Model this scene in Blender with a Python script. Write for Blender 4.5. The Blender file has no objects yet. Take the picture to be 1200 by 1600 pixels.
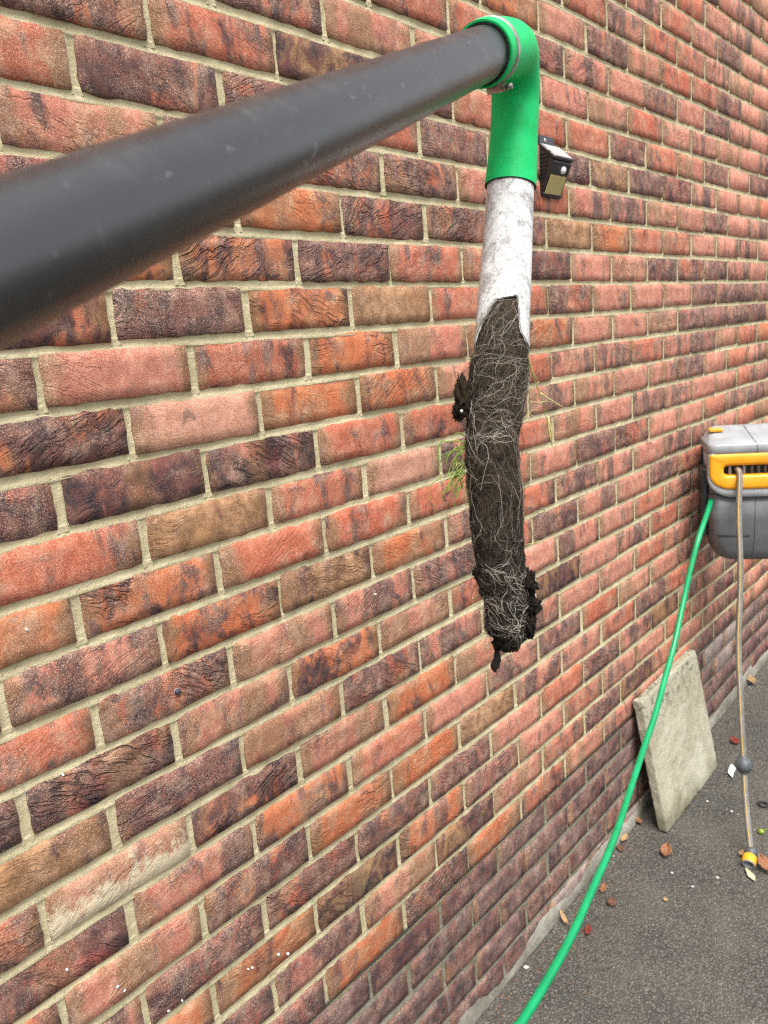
import bpy, math, random
import numpy as np
from mathutils import Vector, Matrix, noise as mnoise

random.seed(7)
rng = np.random.default_rng(7)
scene = bpy.context.scene
col = scene.collection
V = Vector

# ------------------------------------------------------------------ camera
ZO = 1.594                                   # eye-level datum -> ground level at x = 0
CAM = V((-0.4536, -0.9479, -0.0212 + ZO))
CR = V((0.65210046, -0.75364963, -0.08232388))
CU = V((0.21400319, 0.07881257, 0.9736484))
CF = V((0.7273016, 0.65253414, -0.21267714))
FPX = 1234.0
cam_d = bpy.data.cameras.new('camera')
cam = bpy.data.objects.new('camera', cam_d)
col.objects.link(cam)
cam.matrix_world = Matrix(((CR.x, CU.x, -CF.x, CAM.x), (CR.y, CU.y, -CF.y, CAM.y), (CR.z, CU.z, -CF.z, CAM.z), (0, 0, 0, 1)))
cam_d.sensor_fit = 'VERTICAL'
cam_d.sensor_height = 24.0
cam_d.sensor_width = 18.0
cam_d.lens = 24.0 * FPX / 1600.0
cam_d.clip_start = 0.01
cam_d.clip_end = 500
cam_d.dof.use_dof = True
cam_d.dof.focus_distance = 1.05
cam_d.dof.aperture_fstop = 7.0
scene.camera = cam

# ------------------------------------------------------------------ sky, sun, exposure
SUN_EL, SUN_AZ = math.radians(64), math.radians(215)      # azimuth clockwise from +Y
world = bpy.data.worlds.new('World')
scene.world = world
world.use_nodes = True
wn = world.node_tree
for n in list(wn.nodes):
    wn.nodes.remove(n)
sky = wn.nodes.new('ShaderNodeTexSky')
sky.sky_type = 'NISHITA'
sky.sun_disc = False
sky.sun_elevation = SUN_EL
sky.sun_rotation = SUN_AZ
sky.air_density = 1.0
sky.dust_density = 3.0
sky.ozone_density = 1.0
hs = wn.nodes.new('ShaderNodeHueSaturation')
hs.inputs['Saturation'].default_value = 0.22               # an overcast sky is grey
bg = wn.nodes.new('ShaderNodeBackground')
bg.inputs['Strength'].default_value = 0.10
wo = wn.nodes.new('ShaderNodeOutputWorld')
wn.links.new(sky.outputs[0], hs.inputs['Color'])
wn.links.new(hs.outputs[0], bg.inputs['Color'])
wn.links.new(bg.outputs[0], wo.inputs['Surface'])
sun_d = bpy.data.lights.new('sun', 'SUN')
sun_d.energy = 1.5
sun_d.angle = math.radians(35)
sun_d.color = (1.0, 0.97, 0.92)
sun = bpy.data.objects.new('sun', sun_d)
col.objects.link(sun)
sdir = V((math.sin(SUN_AZ) * math.cos(SUN_EL), math.cos(SUN_AZ) * math.cos(SUN_EL), math.sin(SUN_EL)))
sun.rotation_euler = (-sdir).to_track_quat('-Z', 'Y').to_euler()
sun.location = (0, -4, 6)
scene.view_settings.view_transform = 'Standard'
scene.view_settings.look = 'None'
scene.view_settings.exposure = 1.62
scene.view_settings.gamma = 1.0
scene.render.engine = 'CYCLES'
scene.cycles.use_denoising = False
scene.cycles.max_bounces = 4
scene.cycles.diffuse_bounces = 3
scene.cycles.filter_width = 1.2

# ------------------------------------------------------------------ helpers
def ray(px, py):
    return CF + CR * ((px - 600) / FPX) - CU * ((py - 800) / FPX)
def at(px, py, d):                      # a point at d metres along the optical axis
    return CAM + ray(px, py) * d
def on_wall(px, py, off=0.0):
    r = ray(px, py)
    return CAM + r * ((off - CAM.y) / r.y)
def gz(x):
    return 0.0235 * x
def on_ground(px, py, h=0.0):
    r = ray(px, py)
    t = (h + 0.0235 * CAM.x - CAM.z) / (r.z - 0.0235 * r.x)
    return CAM + r * t

def mesh_obj(name, verts, faces, mat, parent=None, smooth=True, loc=None):
    me = bpy.data.meshes.new(name)
    me.from_pydata([tuple(v) for v in verts], [], faces)
    me.update()
    if smooth:
        me.polygons.foreach_set('use_smooth', [True] * len(me.polygons))
    if mat:
        me.materials.append(mat)
    o = bpy.data.objects.new(name, me)
    col.objects.link(o)
    if loc is not None:
        o.location = loc
    if parent is not None:
        o.parent = parent
    return o
def tag(o, label=None, cat=None, group=None, kind=None):
    if label: o['label'] = label
    if cat: o['category'] = cat
    if group: o['group'] = group
    if kind: o['kind'] = kind
    return o
def thing(name, label, cat, loc=(0, 0, 0), group=None):
    o = bpy.data.objects.new(name, None)
    o.empty_display_size = 0.05
    o.location = loc
    col.objects.link(o)
    return tag(o, label, cat, group)
def child_of(o, parent):                # keep world-space vertices under a moved empty
    o.parent = parent
    o.matrix_parent_inverse = parent.matrix_basis.inverted() if parent.parent is None else Matrix.Identity(4)
    return o

class MB:
    def __init__(s): s.v = []; s.f = []
    def add(s, vs, fs):
        b = len(s.v); s.v += [V(v) for v in vs]; s.f += [tuple(b + i for i in f) for f in fs]
        return s
    def build(s, name, mat, parent=None, smooth=True):
        o = mesh_obj(name, s.v, s.f, mat, None, smooth)
        if parent is not None:
            if parent.type == 'EMPTY': child_of(o, parent)
            else:
                o.parent = parent
                o.matrix_parent_inverse = Matrix.Identity(4)
        return o

def catmull(pts, n):
    P = [V(p) for p in pts]
    P = [P[0] * 2 - P[1]] + P + [P[-1] * 2 - P[-2]]
    out = []
    for i in range(1, len(P) - 2):
        for k in range(n):
            t = k / n
            a, b, c, d = P[i-1], P[i], P[i+1], P[i+2]
            out.append(0.5 * ((2*b) + (c-a)*t + (2*a-5*b+4*c-d)*t*t + (-a+3*b-3*c+d)*t**3))
    out.append(P[-2])
    return out
def lerp_list(vals, n):
    out = []
    for i in range(len(vals) - 1):
        for k in range(n):
            t = k / n
            out.append(vals[i] * (1 - t) + vals[i+1] * t)
    out.append(vals[-1])
    return out
def frames(path, up=None):
    T = []
    for i in range(len(path)):
        a = path[max(0, i-1)]; b = path[min(len(path)-1, i+1)]
        T.append((b - a).normalized())
    ref = V(up) if up else (V((0, 0, 1)) if abs(T[0].z) < 0.9 else V((1, 0, 0)))
    n = (ref - T[0] * ref.dot(T[0])).normalized()
    out = []
    for t in T:
        n = (n - t * n.dot(t)).normalized()
        out.append((t, n, t.cross(n)))
    return out
def tube(mb, path, radii, n=16, cap=True, up=None):
    if not hasattr(radii, '__len__'): radii = [radii] * len(path)
    fr = frames(path, up)
    vs = []; fs = []
    for p, r, (t, a, b) in zip(path, radii, fr):
        for k in range(n):
            c = math.tau * k / n
            vs.append(p + a * (r * math.cos(c)) + b * (r * math.sin(c)))
    for i in range(len(path) - 1):
        for k in range(n):
            k2 = (k + 1) % n
            fs.append((i*n+k, i*n+k2, (i+1)*n+k2, (i+1)*n+k))
    if cap:
        fs.append(tuple(range(n))[::-1]); fs.append(tuple((len(path)-1)*n + k for k in range(n)))
    mb.add(vs, fs)
def lathe(mb, o, axis, prof, n=28, up=None):
    """prof: list of (s along axis, radius); o origin, axis unit."""
    a = V(axis).normalized()
    ref = V(up) if up else (V((0, 0, 1)) if abs(a.z) < 0.9 else V((1, 0, 0)))
    u = (ref - a * ref.dot(a)).normalized(); w = a.cross(u)
    vs = []; fs = []
    for s, r in prof:
        for k in range(n):
            c = math.tau * k / n
            vs.append(V(o) + a * s + u * (r * math.cos(c)) + w * (r * math.sin(c)))
    for i in range(len(prof) - 1):
        for k in range(n):
            k2 = (k + 1) % n
            fs.append((i*n+k, i*n+k2, (i+1)*n+k2, (i+1)*n+k))
    mb.add(vs, fs)
def box(mb, c, ex, ey, ez, bev=0.0):
    """c centre; ex, ey, ez half-extent vectors; chamfered edges."""
    c, ex, ey, ez = V(c), V(ex), V(ey), V(ez)
    if bev <= 0:
        vs = [c + ex*sx + ey*sy + ez*sz for sx in (-1, 1) for sy in (-1, 1) for sz in (-1, 1)]
        mb.add(vs, [(0,1,3,2),(4,6,7,5),(0,4,5,1),(2,3,7,6),(0,2,6,4),(1,5,7,3)])
        return
    fx, fy, fz = 1 - bev/ex.length, 1 - bev/ey.length, 1 - bev/ez.length
    vs = []; idx = {}
    for sx in (-1, 1):
        for sy in (-1, 1):
            for sz in (-1, 1):
                for m, (a, b, d) in enumerate(((1, fy, fz), (fx, 1, fz), (fx, fy, 1))):
                    idx[sx, sy, sz, m] = len(vs)
                    vs.append(c + ex*(sx*a) + ey*(sy*b) + ez*(sz*d))
    fs = []
    for s in (-1, 1):
        fs.append([idx[s,-1,-1,0], idx[s,1,-1,0], idx[s,1,1,0], idx[s,-1,1,0]][::s])
        fs.append([idx[-1,s,-1,1], idx[-1,s,1,1], idx[1,s,1,1], idx[1,s,-1,1]][::s])
        fs.append([idx[-1,-1,s,2], idx[1,-1,s,2], idx[1,1,s,2], idx[-1,1,s,2]][::s])
    for a in (-1, 1):
        for b in (-1, 1):
            fs.append([idx[a,b,-1,0], idx[a,b,1,0], idx[a,b,1,1], idx[a,b,-1,1]])
            fs.append([idx[a,-1,b,0], idx[a,1,b,0], idx[a,1,b,2], idx[a,-1,b,2]])
            fs.append([idx[-1,a,b,1], idx[1,a,b,1], idx[1,a,b,2], idx[-1,a,b,2]])
            for d in (-1, 1):
                fs.append([idx[a,b,d,0], idx[a,b,d,1], idx[a,b,d,2]])
    mb.add(vs, [tuple(f) for f in fs])

# ------------------------------------------------------------------ material helpers
class NT:
    def __init__(s, name):
        s.m = bpy.data.materials.new(name); s.m.use_nodes = True
        s.t = s.m.node_tree; s.n = s.t.nodes; s.l = s.t.links
        s.b = s.n['Principled BSDF']
    def new(s, kind, **kw):
        n = s.n.new(kind)
        for k, v in kw.items(): setattr(n, k, v)
        return n
    def link(s, a, b): s.l.new(a, b)
    def sock(s, node, name, v):
        i = node.inputs[name]
        if hasattr(v, 'is_linked') or isinstance(v, bpy.types.NodeSocket): s.link(v, i)
        elif v is not None: i.default_value = v
    def noise(s, vec, scale=5, detail=4, rough=0.55, dist=0.0, out='Fac'):
        n = s.new('ShaderNodeTexNoise')
        if vec is not None: s.link(vec, n.inputs['Vector'])
        s.sock(n, 'Scale', scale); s.sock(n, 'Detail', detail); s.sock(n, 'Roughness', rough); s.sock(n, 'Distortion', dist)
        return n.outputs[out]
    def voro(s, vec, scale, feature='F1', out='Distance'):
        n = s.new('ShaderNodeTexVoronoi', feature=feature)
        if vec is not None: s.link(vec, n.inputs['Vector'])
        s.sock(n, 'Scale', scale)
        return n.outputs[out]
    def math(s, op, a, b=None, c=None, clamp=False):
        n = s.new('ShaderNodeMath', operation=op, use_clamp=clamp)
        for i, v in enumerate((a, b, c)):
            if v is None: continue
            if isinstance(v, bpy.types.NodeSocket): s.link(v, n.inputs[i])
            else: n.inputs[i].default_value = v
        return n.outputs[0]
    def vmath(s, op, a, b=None):
        n = s.new('ShaderNodeVectorMath', operation=op)
        for i, v in enumerate((a, b)):
            if v is None: continue
            if isinstance(v, bpy.types.NodeSocket): s.link(v, n.inputs[i])
            else: n.inputs[i].default_value = v
        return n.outputs[0]
    def ramp(s, f, lo, hi):
        n = s.new('ShaderNodeMapRange', interpolation_type='SMOOTHSTEP')
        s.sock(n, 'Value', f); s.sock(n, 'From Min', lo); s.sock(n, 'From Max', hi)
        return n.outputs[0]
    def mix(s, f, a, b):
        n = s.new('ShaderNodeMix', data_type='RGBA', blend_type='MIX')
        s.sock(n, 'Factor', f)
        for k, v in ((6, a), (7, b)):
            if isinstance(v, bpy.types.NodeSocket): s.link(v, n.inputs[k])
            else: n.inputs[k].default_value = (*v, 1)
        return n.outputs[2]
    def sep(s, v):
        n = s.new('ShaderNodeSeparateXYZ'); s.link(v, n.inputs[0]); return n.outputs
    def comb(s, x, y, z):
        n = s.new('ShaderNodeCombineXYZ')
        for i, v in enumerate((x, y, z)):
            if isinstance(v, bpy.types.NodeSocket): s.link(v, n.inputs[i])
            else: n.inputs[i].default_value = v
        return n.outputs[0]
    def attr(s, name, typ):
        return s.new('ShaderNodeAttribute', attribute_name=name, attribute_type=typ)
    def bump(s, h, strength=0.5, dist=0.001, normal=None):
        n = s.new('ShaderNodeBump')
        s.link(h, n.inputs['Height']); s.sock(n, 'Strength', strength); n.inputs['Distance'].default_value = dist
        if normal is not None: s.link(normal, n.inputs['Normal'])
        return n.outputs[0]
    def set(s, color=None, rough=None, normal=None, spec=None, metal=None):
        if color is not None:
            if isinstance(color, bpy.types.NodeSocket): s.link(color, s.b.inputs['Base Color'])
            else: s.b.inputs['Base Color'].default_value = (*color, 1)
        if rough is not None:
            if isinstance(rough, bpy.types.NodeSocket): s.link(rough, s.b.inputs['Roughness'])
            else: s.b.inputs['Roughness'].default_value = rough
        if normal is not None: s.link(normal, s.b.inputs['Normal'])
        if spec is not None: s.b.inputs['Specular IOR Level'].default_value = spec
        if metal is not None: s.b.inputs['Metallic'].default_value = metal
        return s.m
    def objco(s): return s.new('ShaderNodeTexCoord').outputs['Object']
    def geopos(s): return s.new('ShaderNodeNewGeometry').outputs['Position']

def plain(name, c, rough=0.5, nscale=60, namt=0.25, bump=0.1, bdist=0.0005, spec=0.5, metal=0.0, dust=None, dustamt=0.0):
    t = NT(name); p = t.geopos()
    n = t.noise(p, nscale, 5, 0.6)
    a = tuple(x * (1 - namt) for x in c); b = tuple(min(1, x * (1 + namt)) for x in c)
    cc = t.mix(t.ramp(n, 0.3, 0.7), a, b)
    if dust:
        d = t.ramp(t.noise(p, nscale * 0.35, 6, 0.7, 0.6), 0.5, 0.75)
        cc = t.mix(t.math('MULTIPLY', d, dustamt), cc, dust)
    bn = t.bump(t.noise(p, nscale * 6, 3, 0.6), bump, bdist)
    r = t.math('ADD', t.math('MULTIPLY', n, 0.25), rough - 0.12, clamp=True)
    return t.set(cc, r, bn, spec, metal)

# ---- brick
def brick_material(name, src):
    t = NT(name)
    co = t.objco() if src == 'OBJECT' else t.attr('lc', 'GEOMETRY').outputs['Vector']
    tone = t.attr('tone', src).outputs['Color' if src == 'OBJECT' else 'Vector']
    par = t.sep(t.attr('par', src).outputs['Vector'])      # dark, buff, salt
    ban = t.sep(t.attr('band', src).outputs['Vector'])     # position, half width, strength
    mis = t.sep(t.attr('misc', src).outputs['Vector'])     # crease, seed, band colour
    x, y, z = t.sep(co)
    off = t.comb(t.math('MULTIPLY', mis[1], 3.7), t.math('MULTIPLY', mis[1], 1.3), t.math('MULTIPLY', mis[1], 2.1))
    P = t.vmath('ADD', co, off)
    # warped coordinates for creases
    w = t.noise(P, 11, 2, 0.5, 0.0, 'Color')
    ang = t.math('MULTIPLY', t.math('SINE', t.math('MULTIPLY', mis[1], 91.7)), 0.55)
    zr = t.math('ADD', z, t.math('MULTIPLY', x, ang))
    Pc = t.comb(t.math('MULTIPLY', x, 0.34), 0.0, zr)
    Pc = t.vmath('ADD', t.vmath('ADD', Pc, off), t.vmath('MULTIPLY', t.vmath('SUBTRACT', w, (0.5, 0.5, 0.5)), (0.042, 0.0, 0.042)))
    c1 = t.noise(Pc, 50, 4, 0.6, 0.35)
    ridge = t.math('ABSOLUTE', t.math('SUBTRACT', c1, 0.5))
    crev = t.ramp(ridge, 0.0, 0.075)                        # 0 in a crease, 1 off it
    where = t.ramp(t.noise(P, 10, 2, 0.5), 0.42, 0.62)
    camt = t.math('MULTIPLY', t.math('MULTIPLY', where, mis[0]), 1.0)
    # colour
    nb = t.noise(P, 16, 4, 0.62, 0.4)
    n2 = t.noise(t.vmath('MULTIPLY', P, (1.0, 1.0, 0.8)), 42, 5, 0.72, 0.3)
    fine = t.noise(P, 600, 3, 0.8)
    c = t.mix(t.ramp(n2, 0.32, 0.68), t.mix(0.72, (0, 0, 0), tone), tone)
    # buff kiln flash, strongest towards the ends
    ax = t.math('ABSOLUTE', x)
    ends = t.ramp(ax, 0.070, 0.108)
    bf = t.math('ADD', t.math('MULTIPLY', ends, 0.36), t.math('ADD', nb, t.math('SUBTRACT', t.math('MULTIPLY', par[1], 0.75), 0.62)))
    bf = t.ramp(t.math('ADD', bf, t.math('MULTIPLY', t.math('SUBTRACT', n2, 0.5), 0.30)), 0.10, 0.38)
    buffc = t.mix(t.ramp(n2, 0.35, 0.65), (0.200, 0.105, 0.050), (0.40, 0.215, 0.105))
    c = t.mix(t.math('MULTIPLY', bf, 0.85), c, buffc)
    eb = t.math('MULTIPLY', t.ramp(t.math('ADD', ax, t.math('MULTIPLY', t.math('SUBTRACT', nb, 0.5), 0.10)), 0.072, 0.108), t.ramp(n2, 0.2, 0.6))
    c = t.mix(t.math('MULTIPLY', eb, 0.78), c, (0.150, 0.080, 0.040))
    # dark firing: broad upright flashes and ragged blotches
    Pd = t.vmath('MULTIPLY', P, (1.0, 1.0, 0.55))
    nd = t.noise(Pd, 21, 4, 0.66, 0.8)
    dk = t.math('ADD', nd, t.math('SUBTRACT', t.math('MULTIPLY', par[0], 0.62), 0.56))
    dk = t.ramp(t.math('ADD', dk, t.math('MULTIPLY', t.math('SUBTRACT', n2, 0.5), 0.45)), 0.02, 0.20)
    darkc = t.mix(t.ramp(t.noise(P, 30, 4, 0.6), 0.35, 0.62), (0.028, 0.025, 0.032), (0.135, 0.054, 0.047))
    c = t.mix(t.math('MULTIPLY', dk, 0.95), c, darkc)
    # one kiss-mark band across the face
    bx = t.math('ABSOLUTE', t.math('SUBTRACT', t.math('ADD', x, t.math('MULTIPLY', t.math('SUBTRACT', nb, 0.5), 0.03)), ban[0]))
    bm = t.math('SUBTRACT', 1.0, t.ramp(t.math('SUBTRACT', bx, ban[1]), -0.006, 0.007))
    bm = t.math('MULTIPLY', bm, t.math('MULTIPLY', ban[2], t.ramp(n2, 0.15, 0.5)))
    bandc = t.mix(mis[2], (0.060, 0.032, 0.034), (0.215, 0.118, 0.055))
    c = t.mix(bm, c, bandc)
    # sand grains and pale bloom
    sp = t.ramp(fine, 0.50, 0.66)
    sl = t.ramp(t.math('ADD', nb, t.math('SUBTRACT', par[2], 0.62)), 0.0, 0.3)
    bloom = t.math('MULTIPLY', sl, t.math('ADD', t.math('MULTIPLY', sp, 0.75), t.math('MULTIPLY', t.ramp(n2, 0.4, 0.7), 0.35)), clamp=True)
    c = t.mix(t.math('MULTIPLY', bloom, 0.85), c, (0.68, 0.45, 0.33))
    wash = t.math('MULTIPLY', t.ramp(par[2], 0.85, 1.0), t.ramp(t.math('ADD', t.math('MULTIPLY', z, -9.0), t.math('MULTIPLY', t.math('SUBTRACT', n2, 0.5), 1.6)), -0.12, 0.16))
    c = t.mix(t.math('MULTIPLY', wash, 0.85), c, (0.62, 0.55, 0.38))
    c = t.mix(t.math('MULTIPLY', sp, t.math('SUBTRACT', 0.40, t.math('MULTIPLY', dk, 0.26))), c, (0.68, 0.38, 0.24))
    c = t.mix(t.math('MULTIPLY', t.ramp(fine, 0.47, 0.32), 0.55), c, t.mix(0.55, (0.05, 0.025, 0.02), c))
    # crease shade painted into the colour, darker along the drag marks
    c = t.mix(t.math('MULTIPLY', t.math('MULTIPLY', t.math('SUBTRACT', 1.0, crev), camt), 0.26), c, (0.05, 0.028, 0.028))
    # relief
    h = t.math('MULTIPLY', t.math('MULTIPLY', crev, camt), 1.5)
    h = t.math('ADD', h, t.math('MULTIPLY', t.math('MULTIPLY', c1, camt), 1.6))
    h = t.math('ADD', h, t.math('MULTIPLY', n2, 0.9))
    h = t.math('ADD', h, t.math('MULTIPLY', fine, 0.60))
    bn = t.bump(h, 1.0, 0.0024)
    return t.set(c, 0.9, bn, 0.25)
M = {}
M['brick'] = brick_material('fired_brick', 'OBJECT')
M['brick_far'] = brick_material('fired_brick_field', 'GEOMETRY')

def mortar_material(name, a, b, dirt):
    t = NT(name); p = t.geopos()
    n = t.noise(p, 24, 5, 0.6); f = t.noise(p, 520, 4, 0.7); g = t.noise(p, 150, 4, 0.6)
    c = t.mix(t.ramp(n, 0.3, 0.7), a, b)
    c = t.mix(t.math('MULTIPLY', t.ramp(f, 0.55, 0.72), 0.35), c, tuple(min(1, x * 1.35) for x in b))
    c = t.mix(t.math('MULTIPLY', t.ramp(f, 0.42, 0.28), 0.5), c, dirt)
    c = t.mix(t.math('MULTIPLY', t.ramp(t.noise(p, 9, 6, 0.7), 0.52, 0.75), 0.45), c, dirt)
    h = t.math('ADD', t.math('MULTIPLY', g, 1.0), t.math('MULTIPLY', f, 0.5))
    return t.set(c, 0.95, t.bump(h, 1.0, 0.0022), 0.15)
M['mortar'] = mortar_material('buff_mortar', (0.40, 0.345, 0.205), (0.54, 0.475, 0.305), (0.22, 0.185, 0.11))
M['mortar_low'] = mortar_material('grey_plinth_mortar', (0.17, 0.15, 0.11), (0.25, 0.23, 0.17), (0.09, 0.08, 0.06))

# ================================================================== THE WALL
PW, PH = 0.225, 0.075
BW, BH, J = 0.2142, 0.0642, 0.0108
C_TOP, C_BOT = -22, 20             # courses, counted down; course 0 hangs from the datum
X0, X1 = -1.6, 5.6
zc = lambda c: ZO - (c + 0.5) * PH
# how each brick looks, course by course: (first left end, string of classes)
LOOK = {
 -13: (8.5, 'vdpkpr'), -12: (8, 'mrpkpd'), -11: (5.5, 'rpkrpdpv'), -10: (5, 'drkrrkvp'), -9: (5.5, 'pmvrrdpk'),
 -8: (3, 'rrdkpmpdpp'), -7: (1.5, 'mvprpvrpkvp'), -6: (0, 'mrtmrrrdrvdpd'), -5: (-.5, 'rmmrmrdbddkpp'), -4: (0, 'vdmmprkkvpdpk'),
 -3: (-.5, 'dmommdborrppkpk'), -2: (0, 'ocmrrmpvdmdkp'), -1: (-.5, 'ewcbrrmpppdddk'), 0: (-1, 'mprcvooppvddddp'),
 1: (-.5, 'xPoovrkkrkdvr'), 2: (-1, 'dDDrrrkvpvmprk'), 3: (-.5, 'rbrPmrvpkkppr'), 4: (-1, 'ocrrrrpdmpprkd'),
 5: (-.5, 'kcbokrkkpkdpr'), 6: (-1, 'rmvkdrmkpdrkd'), 7: (-1.5, 'dDvcvrpkprkdp'), 8: (-1, 'bdvmkmtpkrprdk'),
 9: (-1.5, 'mWxvovkpprkdr'), 10: (-1, 'DksrpkdrvpdrkR'), 11: (-.5, 'vmoobkprdrkdp'), 12: (0, 'dmxdprdktkpd'),
 13: (.5, 'otcdprkprkdr'), 14: (0, 'ddvtvrdtrpkd'), 15: (-.5, 'rdomorvkprdd'),
 16: (0, 'ggGggGggggllg'), 17: (-.5, 'gGggggGgggglg'), 18: (0, 'gggGggggGgggg'), 19: (-.5, 'GggggGgGggggg'), 20: (0, 'lglgglgllgllg'),
}
RED, ORA, PNK, PAL = (0.50, 0.132, 0.072), (0.57, 0.168, 0.070), (0.55, 0.192, 0.130), (0.57, 0.262, 0.175)
BUF, TAN, PUR, GRY = (0.36, 0.185, 0.078), (0.205, 0.130, 0.072), (0.36, 0.105, 0.082), (0.165, 0.112, 0.106)
def look_of(k, r):
    """tone, (dark, buff, salt), (band position, half width, strength), crease, band colour"""
    rnd = r.random
    nb = (0.0, 0.02, 0.0)
    band = lambda s: (r.uniform(-0.07, 0.07), r.uniform(0.012, 0.032), s)
    d = {
     'r': (RED, (.14, .28, .34), nb, .20, .5), 'e': (RED, (.34, .42, .15), nb, .25, .5), 'o': (ORA, (.10, .44, .26), nb, .45, .5),
     'c': (ORA, (.22, .38, .28), nb, 1.25, .5), 's': (ORA, (.20, .40, .38), nb, 1.3, .5), 'p': (PNK, (.10, .24, .50), nb, .25, .5),
     'P': (PAL, (.06, .24, .66), nb, .15, .5), 'v': (PNK, (.12, .44, .38), band(.8), .35, 1.0), 'k': (PNK, (.26, .30, .40), band(.92), .40, 0.0),
     'm': (RED, (.40, .42, .38), nb, .9, .5), 'x': (ORA, (.44, .50, .28), nb, 1.3, .5), 'd': (PUR, (.39, .28, .38), nb, .80, .5),
     'D': (PUR, (.43, .38, .30), band(.5), 1.35, 1.0), 'b': (BUF, (.10, .92, .26), nb, .5, .5), 't': (TAN, (.28, .55, .08), nb, .5, .5),
     'w': (RED, (.50, .34, .74), nb, .8, .5), 'W': (PAL, (.05, .42, 1.10), nb, .5, .5), 'R': (RED, (.2, .3, .2), nb, .3, .5),
     'g': (GRY, (.32, .10, .28), nb, .2, .5), 'G': ((.215, .092, .080), (.36, .16, .24), band(.4), .2, 0.0), 'l': ((.24, .225, .215), (.12, .12, .62), nb, .1, .5),
    }[k]
    tone, par, bnd, cr, bc = d
    j = r.uniform(0.86, 1.12); h = r.uniform(-0.012, 0.012)
    tone = (tone[0] * j, max(0.02, tone[1] * j + h), max(0.02, tone[2] * j + h * 0.6))
    par = tuple(max(0, q + r.uniform(-.06, .06)) for q in par)
    return tone, par, bnd, (cr * r.choice((0.45, 0.8, 1.0, 1.25)), r.uniform(0, 10), bc)

# ---- brick shapes: a few ragged moulds shared by all bricks
def brick_shape(r, nx, nz):
    hx, hz = BW / 2, BH / 2
    ph = r.uniform(0, 100)
    fy = lambda x, z: -0.0012 - 0.0016 * mnoise.noise(V((x * 16 + ph, z * 30, ph))) - 0.0008 * mnoise.noise(V((x * 55, ph, z * 70)))
    vs = []; fs = []
    ins = 0.0019
    for j in range(nz + 1):
        for i in range(nx + 1):
            x = (-hx + ins) + (2 * hx - 2 * ins) * i / nx; z = (-hz + ins) + (2 * hz - 2 * ins) * j / nz
            edge = (i in (0, nx)) or (j in (0, nz))
            if edge:
                x += r.uniform(-1, 1) * 0.0007; z += r.uniform(-1, 1) * 0.0009
            vs.append((x, fy(x, z) + (0.0008 if edge else 0), z))
    W = nx + 1
    for j in range(nz):
        for i in range(nx):
            fs.append((j*W+i, j*W+i+1, (j+1)*W+i+1, (j+1)*W+i))
    ring = [i for i in range(nx)] + [j*W+nx for j in range(nz)] + [nz*W+i for i in range(nx, 0, -1)] + [j*W for j in range(nz, 0, -1)]
    b = len(vs); n = len(ring)
    cut = [r.uniform(0.002, 0.006) for _ in range(4)]
    for k in ring:
        x, y, z = vs[k]
        sx = 1 if x > hx - 2.5 * ins else (-1 if x < -hx + 2.5 * ins else 0)
        sz = 1 if z > hz - 2 * ins else (-1 if z < -hz + 2 * ins else 0)
        q = 0.45 if (sx and sz) else 1.0
        vs.append((x + sx * ins * q + r.uniform(-.0015, .0010), 0.0026, z + sz * ins * q + r.uniform(-.0020, .0011)))
    for k in range(n):
        x, y, z = vs[b + k]
        vs.append((x, 0.040, z))
    for k in range(n):
        k2 = (k + 1) % n
        fs.append((ring[k2], ring[k], b + k, b + k2))
        fs.append((b + k2, b + k, b + n + k, b + n + k2))
    return vs, fs
shape_r = random.Random(3)
NEAR = []
for i in range(26):
    vs, fs = brick_shape(shape_r, 12, 4)
    me = bpy.data.meshes.new('brick')
    me.from_pydata(vs, [], fs); me.polygons.foreach_set('use_smooth', [True] * len(me.polygons))
    me.materials.append(M['brick']); NEAR.append(me)
FARS = [brick_shape(shape_r, 4, 2) for i in range(14)]

wall = thing('brick_wall', 'red and purple creased brick house wall with buff mortar joints', 'wall', (0, 0, 0))
def proj_box(x0, x1, z0, z1):
    P = []
    for x in (x0, x1):
        for z in (z0, z1):
            d = V((x, 0, z)) - CAM
            w = d.dot(CF)
            if w < 0.2: return None
            P.append((600 + FPX * d.dot(CR) / w, 800 - FPX * d.dot(CU) / w))
    xs = [p[0] for p in P]; ys = [p[1] for p in P]
    cx0, cx1, cy0, cy1 = max(0, min(xs)), min(1200, max(xs)), max(0, min(ys)), min(1600, max(ys))
    if cx1 <= cx0 or cy1 <= cy0: return None
    f = (cx1 - cx0) * (cy1 - cy0) / ((max(xs) - min(xs)) * (max(ys) - min(ys)))
    (a, b, c, d) = P
    ar = abs((c[0]-a[0]) * (b[1]-a[1]) - (c[1]-a[1]) * (b[0]-a[0]))
    return ar * f
bricks = []
br = random.Random(11)
waver = lambda x, c: 0.0030 * mnoise.noise(V((x * 2.9, c * 0.6, 3.1))) + 0.0010 * mnoise.noise(V((x * 8, c * 1.7, 9.4)))
for c in range(C_TOP, C_BOT + 1):
    odd = c % 2
    i0 = math.floor(X0 / PW) - 1
    while (i0 + 0.5 * odd) * PW < X1:
        left = i0 + 0.5 * odd
        x0 = left * PW
        i0 += 1
        if x0 < X0: continue
        k = None
        if c in LOOK:
            s0, st = LOOK[c]
            q = left - s0
            if abs(q - round(q)) < 0.01 and 0 <= round(q) < len(st): k = st[int(round(q))]
        if k is None:
            k = br.choice('ggGgl' if c == 20 else 'gggG') if c >= 16 else br.choice('rrrppppooovvkkddmmbc')
        z = zc(c)
        area = proj_box(x0, x0 + PW, z - PH/2, z + PH/2)
        xc = x0 + PW/2
        hid = False
        bricks.append((area or 0, c, xc + br.uniform(-.0022, .0022), z + 0.5 * (waver(xc, c) + waver(xc, c + 1)) + br.uniform(-.0008, .0008), k))
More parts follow.
